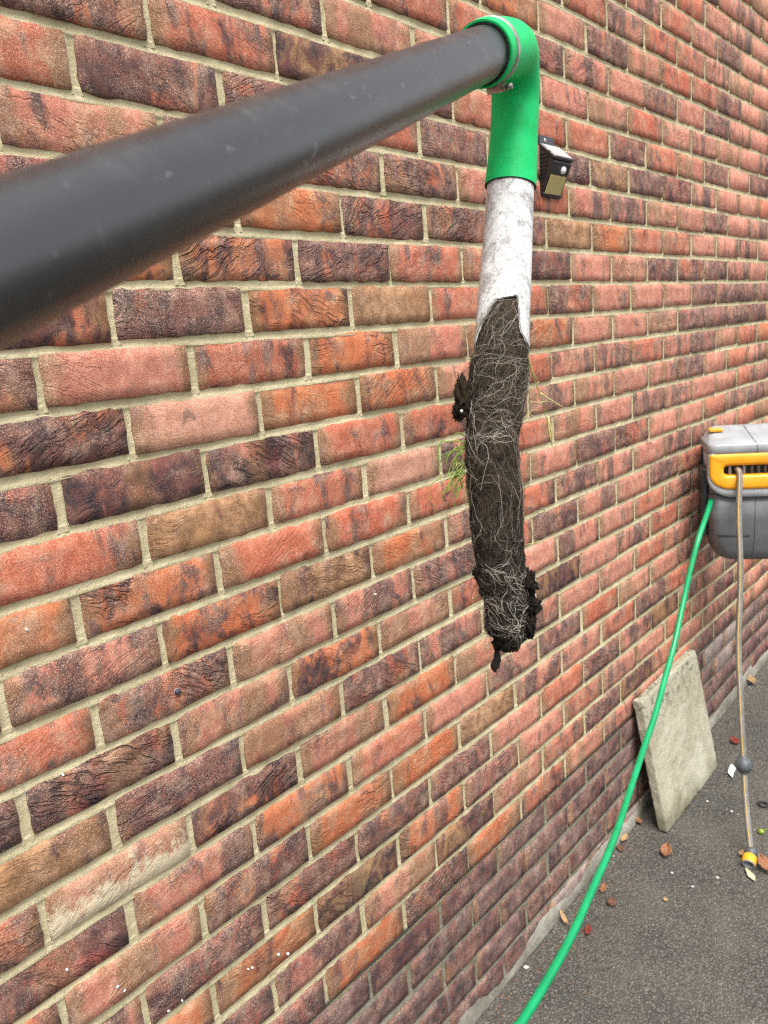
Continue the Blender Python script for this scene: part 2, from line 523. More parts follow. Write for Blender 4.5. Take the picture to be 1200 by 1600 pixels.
bricks.sort(key=lambda b: -b[0])
field = dict(v=[], f=[], lc=[], tone=[], par=[], band=[], misc=[])
for n, (area, c, x, z, k) in enumerate(bricks):
    tone, par, bnd, misc = look_of(k, br)
    flip = br.random() < 0.5 and k != 'W'
    sx = br.uniform(0.985, 1.012); sz = br.uniform(0.97, 1.025)
    yo = br.uniform(-0.0022, 0.0016); tilt = br.uniform(-0.006, 0.006)
    if n < 300 and area > 0:
        o = bpy.data.objects.new('brick', NEAR[n % len(NEAR)])
        col.objects.link(o)
        o.location = (x, yo, z); o.scale = (sx, 1, sz)
        o.rotation_euler = (0, math.pi * flip + tilt, br.uniform(-.004, .004))
        o['tone'] = [float(q) for q in tone]; o['par'] = [float(q) for q in par]
        o['band'] = [float(q) for q in bnd]; o['misc'] = [float(q) for q in misc]
        o.parent = wall
    else:
        vs, fs = br.choice(FARS)
        b = len(field['v'])
        for (vx, vy, vz) in vs:
            field['v'].append((x + vx * sx, yo + vy, z + vz * sz + vx * tilt)); field['lc'].append((vx, vy, vz))
        field['f'] += [tuple(b + i for i in f) for f in fs]
        m = len(vs)
        field['tone'] += [tone] * m; field['par'] += [par] * m; field['band'] += [bnd] * m; field['misc'] += [misc] * m
fo = mesh_obj('brick_field', field['v'], field['f'], M['brick_far'], wall)
fo['kind'] = 'stuff'
for nm in ('lc', 'tone', 'par', 'band', 'misc'):
    a = fo.data.attributes.new(nm, 'FLOAT_VECTOR', 'POINT')
    a.data.foreach_set('vector', np.array(field[nm], dtype=np.float32).ravel())

# ---- mortar: every bed and every upright joint has a tooled, hollow face
def joint_profile(s):                 # s across -1..1 -> depth behind the wall face
    return 0.0032 - 0.0022 * min(1, abs(s) * 1.4) ** 2.2 + (0.0046 if abs(s) > 0.99 else (0.0012 if abs(s) > 0.75 else 0))
def mortar_mesh(c_from, c_to):
    mb = MB(); PR = (-1.0, -0.62, -0.25, 0.15, 0.5, 0.8, 1.0)
    for c in range(c_from, c_to + 1):         # bed joint above course c
        zb = ZO - c * PH
        n = int((X1 - X0 + PW) / 0.018)
        vs = []
        for i in range(n + 1):
            x = X0 - 0.05 + i * 0.018
            hw = 0.0118 + 0.0010 * mnoise.noise(V((x * 30, c * 3.3, 1)))
            dz = waver(x, c) + 0.0011 * mnoise.noise(V((x * 45, c * 2.1, 7)))
            dy = 0.0016 * mnoise.noise(V((x * 25, c * 4.1, 4))) + 0.0012 * mnoise.noise(V((x * 70, c * 4.1, 14)))
            for s in PR:
                vs.append((x, joint_profile(s) + dy * (1 - abs(s)) + (-0.0011 if s < -0.3 else 0.0004), zb + dz + s * hw))
        m = len(PR); fs = []
        for i in range(n):
            for k in range(m - 1):
                a = i * m + k
                fs.append((a, a + m, a + m + 1, a + 1))
        mb.add(vs, fs)
        if c == c_to: break
        odd = c % 2
        i0 = math.floor(X0 / PW)
        while (i0 + 0.5 * odd) * PW < X1:
            x = (i0 + 0.5 * odd) * PW; i0 += 1
            vs = []
            for j in range(6):
                z = zb - PH * j / 5
                hw = 0.0108 + 0.0014 * mnoise.noise(V((x * 9, z * 40, 2)))
                dx = 0.0010 * mnoise.noise(V((x * 7, z * 30, 12)))
                for s in PR:
                    vs.append((x + dx + s * hw, joint_profile(s) + 0.0003, z))
            fs = []
            for j in range(5):
                for k in range(m - 1):
                    a = j * m + k
                    fs.append((a, a + m, a + m + 1, a + 1))
            mb.add(vs, fs)
    return mb
mortar_mesh(C_TOP, 16).build('mortar', M['mortar'], wall)['kind'] = 'stuff'
mortar_mesh(16, 21).build('plinth_mortar', M['mortar_low'], wall)['kind'] = 'stuff'
core = MB(); box(core, ((X0+X1)/2, 0.10, (zc(C_TOP) + PH/2 - 0.1) / 2), ((X1-X0)/2 - .01, 0, 0), (0, 0.068, 0), (0, 0, (zc(C_TOP) + PH/2 + .1) / 2))
core.build('wall_core', M['mortar_low'], wall, False)
# damp-proof course: a thin dark lip that breaks through the joint
M['dpc'] = plain('black_damp_course', (0.02, 0.02, 0.02), 0.7, 80)
mb = MB(); vs = []; fs = []
n = 300
for i in range(n + 1):
    x = X0 + (X1 - X0) * i / n
    z = ZO - 16 * PH + waver(x, 16) + 0.0035 + 0.0012 * mnoise.noise(V((x * 12, 0, 5)))
    out = -0.0005 - 0.004 * max(0, mnoise.noise(V((x * 5, 8, 5))))
    th = 0.0010 + 0.0006 * mnoise.noise(V((x * 20, 3, 5)))
    vs += [(x, 0.02, z + th), (x, out, z + th), (x, out, z - th), (x, 0.02, z - th)]
for i in range(n):
    for k in range(3):
        a = i * 4 + k; fs.append((a, a + 1, a + 5, a + 4))
mb.add(vs, fs); mb.build('damp_course', M['dpc'], wall)

# concrete fillet along the foot of the wall
t = NT('stained_concrete'); p = t.geopos()
n1 = t.noise(p, 8, 6, 0.65); n2 = t.noise(p, 60, 5, 0.7); n3 = t.noise(p, 350, 3, 0.7)
c = t.mix(t.ramp(n1, 0.3, 0.7), (0.155, 0.142, 0.112), (0.32, 0.305, 0.255))
c = t.mix(t.math('MULTIPLY', t.ramp(n2, 0.5, 0.7), 0.5), c, (0.13, 0.12, 0.09))
c = t.mix(t.math('MULTIPLY', t.ramp(t.noise(p, 5, 5, 0.6), 0.5, 0.7), 0.4), c, (0.10, 0.11, 0.055))
M['concrete'] = t.set(c, 0.95, t.bump(t.math('ADD', n2, t.math('MULTIPLY', n3, 0.5)), 0.9, 0.004), 0.2)
vs = []; fs = []
n = 420
PRF = ((0.0, 0.058), (0.35, 0.055), (0.8, 0.040), (1.0, 0.014), (1.15, -0.02))
for i in range(n + 1):
    x = X0 + (X1 - X0) * i / n
    for j, (a, h) in enumerate(PRF):
        k1 = mnoise.noise(V((x * 6, j * 0.6, 2))); k2 = mnoise.noise(V((x * 30, j * 1.9, 8)))
        y = 0.010 - a * (0.016 + 0.006 * k1) - 0.0022 * k2
        vs.append((x, y if j else 0.012, gz(x) + h * (0.85 + 0.55 * k1) + 0.003 * k2))
for i in range(n):
    for k in range(len(PRF) - 1):
        a = i * len(PRF) + k; fs.append((a, a + len(PRF), a + len(PRF) + 1, a + 1))
mesh_obj('concrete_fillet', vs, fs, M['concrete'], wall)

# ================================================================== THE GROUND
t = NT('worn_asphalt'); p = t.geopos()
v1 = t.voro(p, 185); v2 = t.voro(p, 360); cc = t.voro(p, 185, 'F1', 'Color')
n1 = t.noise(p, 5, 6, 0.65); n2 = t.noise(p, 40, 5, 0.7); n3 = t.noise(p, 700, 2, 0.6)
lum = t.sep(cc)[0]
c = t.mix(t.ramp(lum, 0.1, 0.95), (0.070, 0.064, 0.056), (0.160, 0.148, 0.127))
c = t.mix(t.math('MULTIPLY', t.ramp(v1, 0.25, 0.6), 0.7), c, (0.030, 0.028, 0.024))
c = t.mix(t.math('MULTIPLY', t.ramp(n1, 0.35, 0.7), 0.45), c, (0.135, 0.122, 0.097))
c = t.mix(t.math('MULTIPLY', t.ramp(n2, 0.5, 0.72), 0.4), c, (0.05, 0.045, 0.036))
h = t.math('ADD', t.math('MULTIPLY', t.math('SUBTRACT', 1.0, v1), 1.0), t.math('ADD', t.math('MULTIPLY', t.math('SUBTRACT', 1.0, v2), 0.4), t.math('MULTIPLY', n2, 0.8)))
h = t.math('ADD', h, t.math('MULTIPLY', n3, 0.15))
M['asphalt'] = t.set(c, 0.88, t.bump(h, 1.0, 0.0034), 0.3)
GS = 40
gx = sorted(set([-40, -12, -4] + [-1.6 + 0.06 * i for i in range(0, 121)] + [8, 14, 40, 200]))
gy = sorted(set([-200, -40, -12, -5] + [-3 + 0.06 * i for i in range(0, 51)] + [0.3]))
vs = []
for y in gy:
    for x in gx:
        z = 0.0235 * max(-4, min(8, x))
        if -4 < x < 8 and -5 < y: z += 0.006 * mnoise.noise(V((x * 1.7, y * 1.7, 0))) + 0.002 * mnoise.noise(V((x * 7, y * 7, 3)))
        vs.append((x, y, z))
W = len(gx)
fs = [(j*W+i, j*W+i+1, (j+1)*W+i+1, (j+1)*W+i) for j in range(len(gy)-1) for i in range(W-1)]
gr = mesh_obj('asphalt_ground', vs, fs, M['asphalt'])
tag(gr, 'grey weathered asphalt driveway at the foot of the brick wall', 'ground', kind='structure')
def ghz(x, y):
    return 0.0235 * x + 0.006 * mnoise.noise(V((x * 1.7, y * 1.7, 0))) + 0.002 * mnoise.noise(V((x * 7, y * 7, 3)))
# loose stone chips bedded in the asphalt
t = NT('stone_chips'); cc = t.attr('tint', 'GEOMETRY').outputs['Vector']
M['chips'] = t.set(t.mix(1.0, (0, 0, 0), cc), 0.85, None, 0.3)
vs = []; fs = []; tint = []
cr = random.Random(5)
OCT = [(1,0,0),(-1,0,0),(0,1,0),(0,-1,0),(0,0,1)]
for i in range(15000):
    x = cr.uniform(0.4, 3.6); y = -abs(cr.gauss(0, 0.45)) - 0.02 if cr.random() < 0.6 else -cr.uniform(0.02, 1.4)
    if i % 3 == 0: y = -0.015 - abs(cr.gauss(0, 0.028)); x = cr.uniform(0.6, 3.4)
    near = y > -0.12
    s = cr.uniform(0.0012, 0.0034) * (1.25 if near and cr.random() < 0.15 else 1)
    g = cr.choice((0.05, 0.07, 0.09, 0.12, 0.16)) * cr.uniform(0.8, 1.2)
    if cr.random() < 0.006: g = cr.uniform(0.35, 0.6)
    col3 = (g * 1.06, g, g * 0.86) if cr.random() > 0.12 or not near else (0.16, 0.085, 0.045)
    a = cr.uniform(0, 6.28); ca, sa = math.cos(a), math.sin(a)
    b = len(vs); z = ghz(x, y)
    e = (cr.uniform(.6, 1.4), cr.uniform(.6, 1.2), cr.uniform(.3, .8))
    for (ox, oy, oz) in OCT:
        ox *= e[0] * s; oy *= e[1] * s; oz *= e[2] * s
        vs.append((x + ox * ca - oy * sa, y + ox * sa + oy * ca, z + oz)); tint.append(col3)
    fs += [(b, b+2, b+4), (b+2, b+1, b+4), (b+1, b+3, b+4), (b+3, b, b+4)]
ch = mesh_obj('gravel', vs, fs, M['chips'], None, False)
tag(ch, 'loose stone chips and grit scattered on the asphalt', 'gravel', kind='stuff')
at_ = ch.data.attributes.new('tint', 'FLOAT_VECTOR', 'POINT'); at_.data.foreach_set('vector', np.array(tint, dtype=np.float32).ravel())

# ================================================================== THE VACUUM POLE
t = NT('black_pole_plastic'); p = t.geopos()
n = t.noise(p, 30, 6, 0.7, 0.5); f = t.noise(p, 260, 4, 0.7)
c = t.mix(t.math('MULTIPLY', t.ramp(n, 0.45, 0.75), 0.6), (0.013, 0.0135, 0.015), (0.034, 0.035, 0.037))
sc = t.math('MULTIPLY', t.ramp(t.noise(p, 75, 3, 0.55, 1.2), 0.64, 0.72), t.ramp(f, 0.42, 0.6))
c = t.mix(t.math('MULTIPLY', sc, 0.28), c, (0.42, 0.42, 0.42))
mud = t.math('MULTIPLY', t.ramp(t.noise(p, 22, 6, 0.75, 0.3), 0.55, 0.72), 0.35)
c = t.mix(mud, c, (0.11, 0.10, 0.09))
r_ = t.math('ADD', t.math('MULTIPLY', n, 0.25), 0.22)
M['pole'] = t.set(c, r_, t.bump(t.math('ADD', n, t.math('MULTIPLY', f, 0.3)), 0.25, 0.0008), 1.0)
t = NT('green_rubber'); p = t.geopos()
n = t.noise(p, 45, 6, 0.65); f = t.noise(p, 300, 4, 0.7)
c = t.mix(t.ramp(n, 0.3, 0.7), (0.000, 0.42, 0.100), (0.004, 0.54, 0.150))
c = t.mix(t.math('MULTIPLY', t.ramp(t.noise(p, 95, 5, 0.75, 0.6), 0.60, 0.72), 0.75), c, (0.030, 0.075, 0.035))
c = t.mix(t.math('MULTIPLY', t.ramp(f, 0.66, 0.76), 0.5), c, (0.30, 0.52, 0.34))
M['green'] = t.set(c, 0.58, t.bump(t.math('ADD', n, f), 0.25, 0.0007), 0.3)
t = NT('stained_white_pipe'); p = t.geopos()
n = t.noise(t.vmath('MULTIPLY', p, (1, 1, 0.45)), 55, 7, 0.75, 0.5); f = t.noise(p, 480, 4, 0.75)
c = t.mix(t.ramp(n, 0.42, 0.66), (0.64, 0.64, 0.635), (0.38, 0.375, 0.36))
c = t.mix(t.math('MULTIPLY', t.ramp(t.math('ADD', f, t.math('MULTIPLY', n, 0.6)), 0.75, 0.95), 0.75), c, (0.17, 0.16, 0.145))
gm = t.ramp(t.noise(t.vmath('MULTIPLY', p, (1, 1, 0.3)), 38, 5, 0.7), 0.56, 0.70)
c = t.mix(t.math('MULTIPLY', gm, 0.40), c, (0.35, 0.37, 0.22))
M['white'] = t.set(c, 0.55, t.bump(t.math('ADD', n, f), 0.3, 0.0007), 0.4)
M['steel'] = plain('dull_clamp_steel', (0.42, 0.38, 0.34), 0.42, 120, 0.4, 0.3, 0.0005, 0.5, 0.75, (0.3, 0.42, 0.32), 0.4)
M['dark_lip'] = plain('cut_rubber_ply', (0.035, 0.04, 0.032), 0.9, 500, 0.6, 0.8, 0.0008)

PA = at(0, 408, 0.2415); PB = at(757, 84, 0.692)
ax = (PB - PA).normalized()
base_pt = PA - ax * 0.30
pole_thing = thing('gutter_vacuum_pole', 'long black pole with green rubber elbow and stained white nozzle', 'pole', base_pt)
mb = MB()
L = (PB - PA).length
segs = 40
path = [base_pt.lerp(PB + ax * 0.03, i / segs) for i in range(segs + 1)]
tube(mb, path, 0.0222, 56, True)
mb.build('pole', M['pole'], pole_thing)
# elbow: one swept hose with a thick socket round the pole
E0 = PB - ax * 0.007
el = [E0, PB + ax * 0.022, at(795.5, 80, 0.757), at(803, 106, 0.787), at(805, 152, 0.808), at(802.5, 222, 0.816), at(797.5, 292, 0.817)]
el = catmull(el, 6)
er = lerp_list([0.0266, 0.0268, 0.0262, 0.0250, 0.0241, 0.0245, 0.0266], 6)
mb = MB(); tube(mb, el, er, 56, False, up=CU)
# thickness: turn the ends inwards
def lip(o, d, ro, ri, depth):
    m = MB(); lathe(m, o, d, [(0, ro), (-0.0006, (ro + ri) / 2), (0, ri), (depth, ri)], 56, up=CU); return m
elbow = mb.build('elbow', M['green'], pole_thing)
lip(el[0], ax, er[0], 0.0243, 0.01).build('socket_rim', M['green'], elbow)
lip(el[0] + ax * 0.0006, ax, 0.0244, 0.0223, 0.01).build('socket_lip', M['dark_lip'], elbow)
dn = (el[-1] - el[-2]).normalized()
lip(el[-1], -dn, er[-1], 0.0243, 0.02).build('cuff_lip', M['dark_lip'], elbow)
# hose clamp band on the socket
mb = MB(); c0 = E0 + ax * 0.0215
lathe(mb, c0, ax, [(-.003, .0262), (-.003, .0275), (-.0015, .0280), (.0035, .0280), (.005, .0276), (.005, .0262)], 56, up=CU)
clamp = mb.build('hose_clamp', M['steel'], pole_thing)
dwn = (-CU - ax * (-CU).dot(ax)).normalized(); sd = ax.cross(dwn).normalized()
mb = MB(); hc = c0 + dwn * 0.0305 - sd * 0.003
box(mb, hc, sd * 0.0085, ax * 0.0055, dwn * 0.0030, 0.001)
mb.build('clamp_housing', M['steel'], clamp)
mb = MB(); lathe(mb, hc - sd * 0.008, -sd, [(0, 0), (0, .0026), (.006, .0026), (.006, .0005)], 12)
mb.build('clamp_screw', M['steel'], clamp)
# white nozzle, ragged cut at its mouth
npth = catmull([at(798.5, 275, 0.817), at(797, 305, 0.815), at(792, 400, 0.785), at(786.5, 480, 0.752), at(783, 560, 0.722)], 10)
nr = lerp_list([0.0241, 0.0242, 0.0247, 0.0252, 0.0254], 10)
fr = frames(npth, up=-CF)
NA = 96
def mouth(a):
    """fraction of nozzle length kept; a = 0 faces the camera, +ve to the right of the picture"""
    keys = [(-180, .96), (-110, .955), (-80, .945), (-62, .905), (-45, .872), (-32, .828), (-20, .800), (-5, .795), (10, .785), (20, .773), (25, .770), (29, .815), (32, .90), (36, .935), (48, .950), (60, .958), (80, .955), (120, .96), (180, .96)]
    for (a0, v0), (a1, v1) in zip(keys, keys[1:]):
        if a0 <= a <= a1:
            return v0 + (v1 - v0) * (a - a0) / (a1 - a0)
    return .93
def along(pth, u):
    x = max(0, min(0.99999, u)) * (len(pth) - 1); i = int(x)
    return i, x - i
mb = MB(); vs = []; fs = []
ROWS = 40
for shell in (0, 1):
    for j in range(ROWS + 1):
        for k in range(NA):
            a = -180 + 360 * k / NA
            e = mouth(a) + 0.006 * mnoise.noise(V((a * 0.25, 3, 1))) + 0.004 * mnoise.noise(V((a * 0.9, 3, 1)))
            u = e * j / ROWS
            i, q = along(npth, u)
            P = npth[i].lerp(npth[i+1], q); r = nr[i] * (1 - q) + nr[i+1] * q - 0.0014 * shell
            T, N, B = fr[i]
            side = CR - T * CR.dot(T); side.normalize()
            front = side.cross(T).normalized()
            if front.dot(CF) > 0: front = -front
            vs.append(P + front * (r * math.cos(math.radians(a))) + side * (r * math.sin(math.radians(a))))
n1 = (ROWS + 1) * NA
for shell in (0, 1):
    for j in range(ROWS):
        for k in range(NA):
            k2 = (k + 1) % NA; b = shell * n1
            f = (b + j*NA+k, b + j*NA+k2, b + (j+1)*NA+k2, b + (j+1)*NA+k)
            fs.append(f if shell else f[::-1])
for k in range(NA):
    k2 = (k + 1) % NA
    fs.append((ROWS*NA+k, ROWS*NA+k2, n1+ROWS*NA+k2, n1+ROWS*NA+k))
mb.add(vs, fs); mb.build('nozzle', M['white'], pole_thing)

# ================================================================== THE ROOT PLUG
t = NT('wet_black_soil'); p = t.geopos()
n = t.noise(p, 90, 6, 0.7); f = t.noise(p, 420, 4, 0.7); zz = t.sep(p)[2]
up_ = t.ramp(t.math('ADD', zz, t.math('MULTIPLY', t.noise(p, 14, 4, 0.6), 0.14)), ZO - 0.22, ZO - 0.02)
c = t.mix(t.ramp(n, 0.35, 0.68), (0.005, 0.004, 0.0035), (0.022, 0.016, 0.011))
c = t.mix(t.math('MULTIPLY', up_, t.ramp(n, 0.30, 0.6)), c, (0.062, 0.040, 0.021))
c = t.mix(t.math('MULTIPLY', t.ramp(f, 0.62, 0.74), 0.35), c, (0.13, 0.10, 0.07))
M['soil'] = t.set(c, 0.8, t.bump(t.math('ADD', n, t.math('MULTIPLY', f, 0.9)), 1.0, 0.006), 0.2)
t = NT('fine_roots'); tt = t.attr('tint', 'GEOMETRY').outputs['Vector']
M['root'] = t.set(t.mix(1.0, (0, 0, 0), tt), 0.6, None, 0.35)
M['grass'] = plain('thin_grass', (0.17, 0.25, 0.030), 0.5, 150, 0.35)
M['straw'] = plain('dry_straw', (0.46, 0.40, 0.16), 0.6, 150, 0.3)
M['perlite'] = plain('perlite', (0.78, 0.77, 0.74), 0.8, 300, 0.1)

# silhouette rows: (y, left, right, depth)
SIL = [(440, 752, 824, .769), (480, 749, 823, .7525), (515, 747, 822, .739), (548, 742, 823, .729), (575, 733, 826, .726), (610, 730, 824, .722), (645, 729, 816, .718), (680, 727, 812, .715),
       (715, 725, 813, .712), (768, 732, 815, .710), (822, 735, 817, .709), (852, 738, 817, .709), (882, 749, 818, .709), (900, 747, 820, .709), (926, 751, 822, .709),
       (948, 755, 823, .709), (976, 758, 824, .709), (992, 766, 820, .709), (1004, 769, 806, .709), (1013, 771, 782, .709)]
ctr = catmull([at((l + r) / 2, y, d) for y, l, r, d in SIL], 5)
hwid = lerp_list([(r - l) / 2 * d / FPX * 0.96 for y, l, r, d in SIL], 5)
hdep = lerp_list([min((r - l) / 2 * d / FPX, 0.0228) * (1.0) for y, l, r, d in SIL], 5)
plug = thing('root_plug', 'dark pipe-shaped plug of soil and matted pale roots hanging from the nozzle', 'root plug', ctr[0])
cfr = []
for i in range(len(ctr)):
    T = (ctr[min(i+1, len(ctr)-1)] - ctr[max(i-1, 0)]).normalized()
    side = (CR - T * CR.dot(T)).normalized(); front = side.cross(T).normalized()
    if front.dot(CF) > 0: front = -front
    cfr.append((T, side, front))
def plug_pt(u, a, lift=0.0):
    """u 0..1 down the plug, a angle from the front towards the right"""
    x = max(0, min(0.9999, u)) * (len(ctr) - 1); i = int(x); q = x - i
    P = ctr[i].lerp(ctr[i+1], q)
    T, side, front = cfr[i]
    w = hwid[i] * (1-q) + hwid[i+1] * q; d = hdep[i] * (1-q) + hdep[i+1] * q
    P0 = P + side * (w * math.sin(a)) + front * (d * math.cos(a))
    nrm = (side * (math.sin(a) / max(w, 1e-4)) + front * (math.cos(a) / max(d, 1e-4))).normalized()
    bump = 0.0034 * mnoise.noise(P0 * 42) + 0.0020 * mnoise.noise(P0 * 130)
    edge = (0.6 + 1.6 * max(0, u - 0.55))
    return P0 + nrm * (bump * edge + lift), nrm
mb = MB(); vs = []; fs = []
NR, NK = 240, 96
for j in range(NR + 1):
    for k in range(NK):
        P, nn = plug_pt(j / NR, math.tau * k / NK)
        P = P + nn * ((0.0012 * mnoise.noise(P * 420) + 0.0009 * mnoise.noise(P * 800)) * (0.5 + 1.3 * (j / NR)))
        vs.append(P)
for j in range(NR):
    for k in range(NK):
        k2 = (k + 1) % NK
        fs.append((j*NK+k, j*NK+k2, (j+1)*NK+k2, (j+1)*NK+k))
fs.append(tuple(range(NK))[::-1]); fs.append(tuple(NR*NK + k for k in range(NK)))
mb.add(vs, fs); mb.build('soil_core', M['soil'], plug)

def lump(mb, c, rx, ry, rz, seed, rough=0.35, n=22, m=14):
    vs = []; fs = []
    for j in range(m + 1):
        th = math.pi * j / m
        for k in range(n):
            ph = math.tau * k / n
            d = V((math.sin(th) * math.cos(ph), math.sin(th) * math.sin(ph), math.cos(th)))
            s = 1 + rough * mnoise.noise(d * 2.1 + V((seed, 0, 0))) + rough * 0.7 * mnoise.noise(d * 5.3 + V((0, seed, 0))) + rough * 0.4 * mnoise.noise(d * 12 + V((0, 0, seed))) + rough * 0.25 * mnoise.noise(d * 24 + V((0, seed, seed)))
            vs.append(V(c) + CR * (d.x * rx * s) + CF * (d.y * ry * s) + CU * (d.z * rz * s))
    for j in range(m):
        for k in range(n):
            k2 = (k + 1) % n
            fs.append((j*n+k, (j+1)*n+k, (j+1)*n+k2, j*n+k2))
    mb.add(vs, fs)
pxm = 0.709 / FPX
for (x, y, rx, rz, sd_) in [(722, 620, 10, 30, 1.0), (717, 645, 9.5, 12, 5.0), (825, 912, 12, 19, 2.0), (829, 946, 12.5, 19, 8.0), (824, 975, 11, 17, 3.0), (799, 1000, 9, 12, 6.0), (779, 1003, 8, 9, 16.0), (744, 895, 5, 9, 11.0), (828, 990, 5, 7, 14.0)]:
    mb = MB(); lump(mb, at(x, y, .709), rx * pxm, 0.010, rz * pxm, sd_, 0.58, 46, 30)
    mb.build('soil_clump', M['soil'], plug)
mb = MB()
tail = catmull([at(777, 1004, .709), at(776, 1018, .709), at(777, 1030, .708), at(773, 1042, .708), at(772, 1051, .708)], 4)
tr = lerp_list([.0036, .0022, .0034, .0036, .0008], 4)
vs0 = len(mb.v); tube(mb, tail, tr, 14)
for i, v in enumerate(mb.v): mb.v[i] = v + V((mnoise.noise(v * 400), mnoise.noise(v * 400 + V((9, 0, 0))), mnoise.noise(v * 400 + V((0, 9, 0))))) * 0.0016
mb.build('soil_tail', M['soil'], plug)
pr = random.Random(2)
vs = []; fs = []
for i in range(1700):                    # crumbs of soil clinging on, thickest low down and along the edges
    u = 0.12 + 0.86 * pr.random() ** 0.55
    a = pr.choice((-1, 1)) * pr.gauss(1.55, 0.35) if pr.random() < 0.62 else pr.uniform(-1.6, 1.6)
    P, nn = plug_pt(u, a); s_ = pr.uniform(0.0005, 0.0020) * (0.5 + 0.7 * u); b = len(vs)
    rotm = Matrix.Rotation(pr.uniform(0, 6.28), 3, V((pr.gauss(0, 1), pr.gauss(0, 1), pr.gauss(0, 1))).normalized())
    for d in ((1,0,0),(-1,0,0),(0,1,0),(0,-1,0),(0,0,1),(0,0,-1)): vs.append(P + rotm @ V(d) * (s_ * pr.uniform(0.6, 1.3)))
    for f in ((0,2,4),(2,1,4),(1,3,4),(3,0,4),(2,0,5),(1,2,5),(3,1,5),(0,3,5)): fs.append(tuple(b + q for q in f))
cb = mesh_obj('soil_crumbs', vs, fs, M['soil'], None, False); child_of(cb, plug); cb['kind'] = 'stuff'
for (x, y, s) in [(719, 645, 2.3), (753, 877, 1.5), (751, 888, 2.0), (756, 893, 1.4)]:
    mb = MB(); lump(mb, at(x, y, .709) - CF * (0.0125 if x < 730 else 0.008), s * pxm, s * pxm, s * pxm, x, 0.25, 10, 7)
    mb.build('perlite_grain', M['perlite'], plug)

# matted roots
vs = []; fs = []; tint = []
rr = random.Random(21)
def strand(pts, rad, c):
    fr_ = frames(pts); b = len(vs); n = 3
    for p, (T, A, B) in zip(pts, fr_):
        for k in range(n):
            q = math.tau * k / n
            vs.append(p + A * (rad * math.cos(q)) + B * (rad * math.sin(q))); tint.append(c)
    for i in range(len(pts) - 1):
        for k in range(n):
            k2 = (k + 1) % n
            fs.append((b+i*n+k, b+i*n+k2, b+(i+1)*n+k2, b+(i+1)*n+k))
def flow(u, a):
    """which way the mat lies: round the plug near the top, down it and tangled lower"""
    base = -0.30 + 0.25 * a if u < 0.30 else (0.35 if u < 0.42 else 0.9)
    return base + (1.5 + 2.4 * max(0, min(1, u * 3 - 1))) * mnoise.noise(V((u * 11, a * 1.1, 3.3))) + 1.3 * mnoise.noise(V((u * 34, a * 3.1, 7.7)))
def wander(u, a, back, n, step, wob, lift, pull=0.35):
    """a root: follows the lie of the mat, with kinks of its own"""
    out = []; length = 0.37; rad = 0.026
    head = flow(u, a) + rr.gauss(0, 1.0) + (math.pi if back else 0)
    for i in range(n):
        l = lift * math.sin(math.pi * i / max(1, n - 1)) + 0.0003 + 0.0006 * abs(mnoise.noise(V((u * 90, a * 6, 1))))
        out.append(plug_pt(u, a, l)[0])
        a += math.cos(head) * step / rad; u += math.sin(head) * step / length
        tgt = flow(u, a) + (math.pi if back else 0)
        head += math.sin(tgt - head) * pull * 0.5 + rr.gauss(0, wob)
        if u < 0.015 or u > 0.965: break
    return out
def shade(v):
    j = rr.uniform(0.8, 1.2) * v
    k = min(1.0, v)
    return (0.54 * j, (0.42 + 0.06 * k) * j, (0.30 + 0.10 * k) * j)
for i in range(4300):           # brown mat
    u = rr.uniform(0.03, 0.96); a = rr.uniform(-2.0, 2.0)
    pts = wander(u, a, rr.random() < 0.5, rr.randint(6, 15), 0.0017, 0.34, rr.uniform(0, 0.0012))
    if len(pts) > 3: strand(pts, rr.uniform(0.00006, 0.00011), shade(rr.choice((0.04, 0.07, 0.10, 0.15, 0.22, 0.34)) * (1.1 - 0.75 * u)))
for i in range(390):            # paler roots
    u = rr.uniform(0.02, 0.94) if i < 300 else rr.uniform(0.05, 0.42); a = rr.uniform(-1.6, 1.6)
    pts = wander(u, a, rr.random() < 0.5, rr.randint(10, 30), 0.0018, 0.24, rr.uniform(0.0002, 0.0022))
    if len(pts) > 3: strand(pts, rr.uniform(0.00007, 0.00014), shade(rr.choice((0.3, 0.45, 0.6, 0.9))))
for (u0, a0, cnt, sp) in [(0.375, -0.7, 12, .030), (0.36, 0.1, 12, .030), (0.41, -0.3, 7, .03), (0.14, -0.3, 9, .04), (0.16, 0.5, 8, .04), (0.66, 0.35, 10, .03), (0.70, 0.3, 12, .03), (0.76, 0.3, 10, .04), (0.82, 0.2, 12, .03), (0.85, 0.1, 14, .02)]:
    for i in range(cnt):        # bright bundles
        pts = wander(u0 + rr.gauss(0, sp * 0.6), a0 + rr.gauss(0, 0.25), rr.random() < 0.4, rr.randint(8, 24), 0.0018, 0.20, rr.uniform(0.0006, 0.0026))
        if len(pts) > 3: strand(pts, rr.choice((0.00007, 0.00009, 0.00012, 0.00017)), shade(rr.uniform(0.6, 1.3)))
for i in range(260):             # stray hairs standing off the edges
    s = rr.choice((-1, 1)); u = rr.uniform(0.1, 0.95)
    P, nn = plug_pt(u, s * rr.uniform(1.2, 1.8))
    d = (nn + CU * rr.uniform(-1.2, 0.6) + CR * rr.uniform(-.4, .4)).normalized()
    ln = rr.uniform(0.004, 0.014); bend = CU * rr.uniform(-.6, .3) + CR * rr.uniform(-.5, .5)
    pts = [P + d * (ln * q / 6) + bend * (ln * (q / 6) ** 2 * 0.8) for q in range(7)]
    strand(pts, 0.00012, shade(rr.choice((0.06, 0.08, 0.12, 0.2, 0.5))))
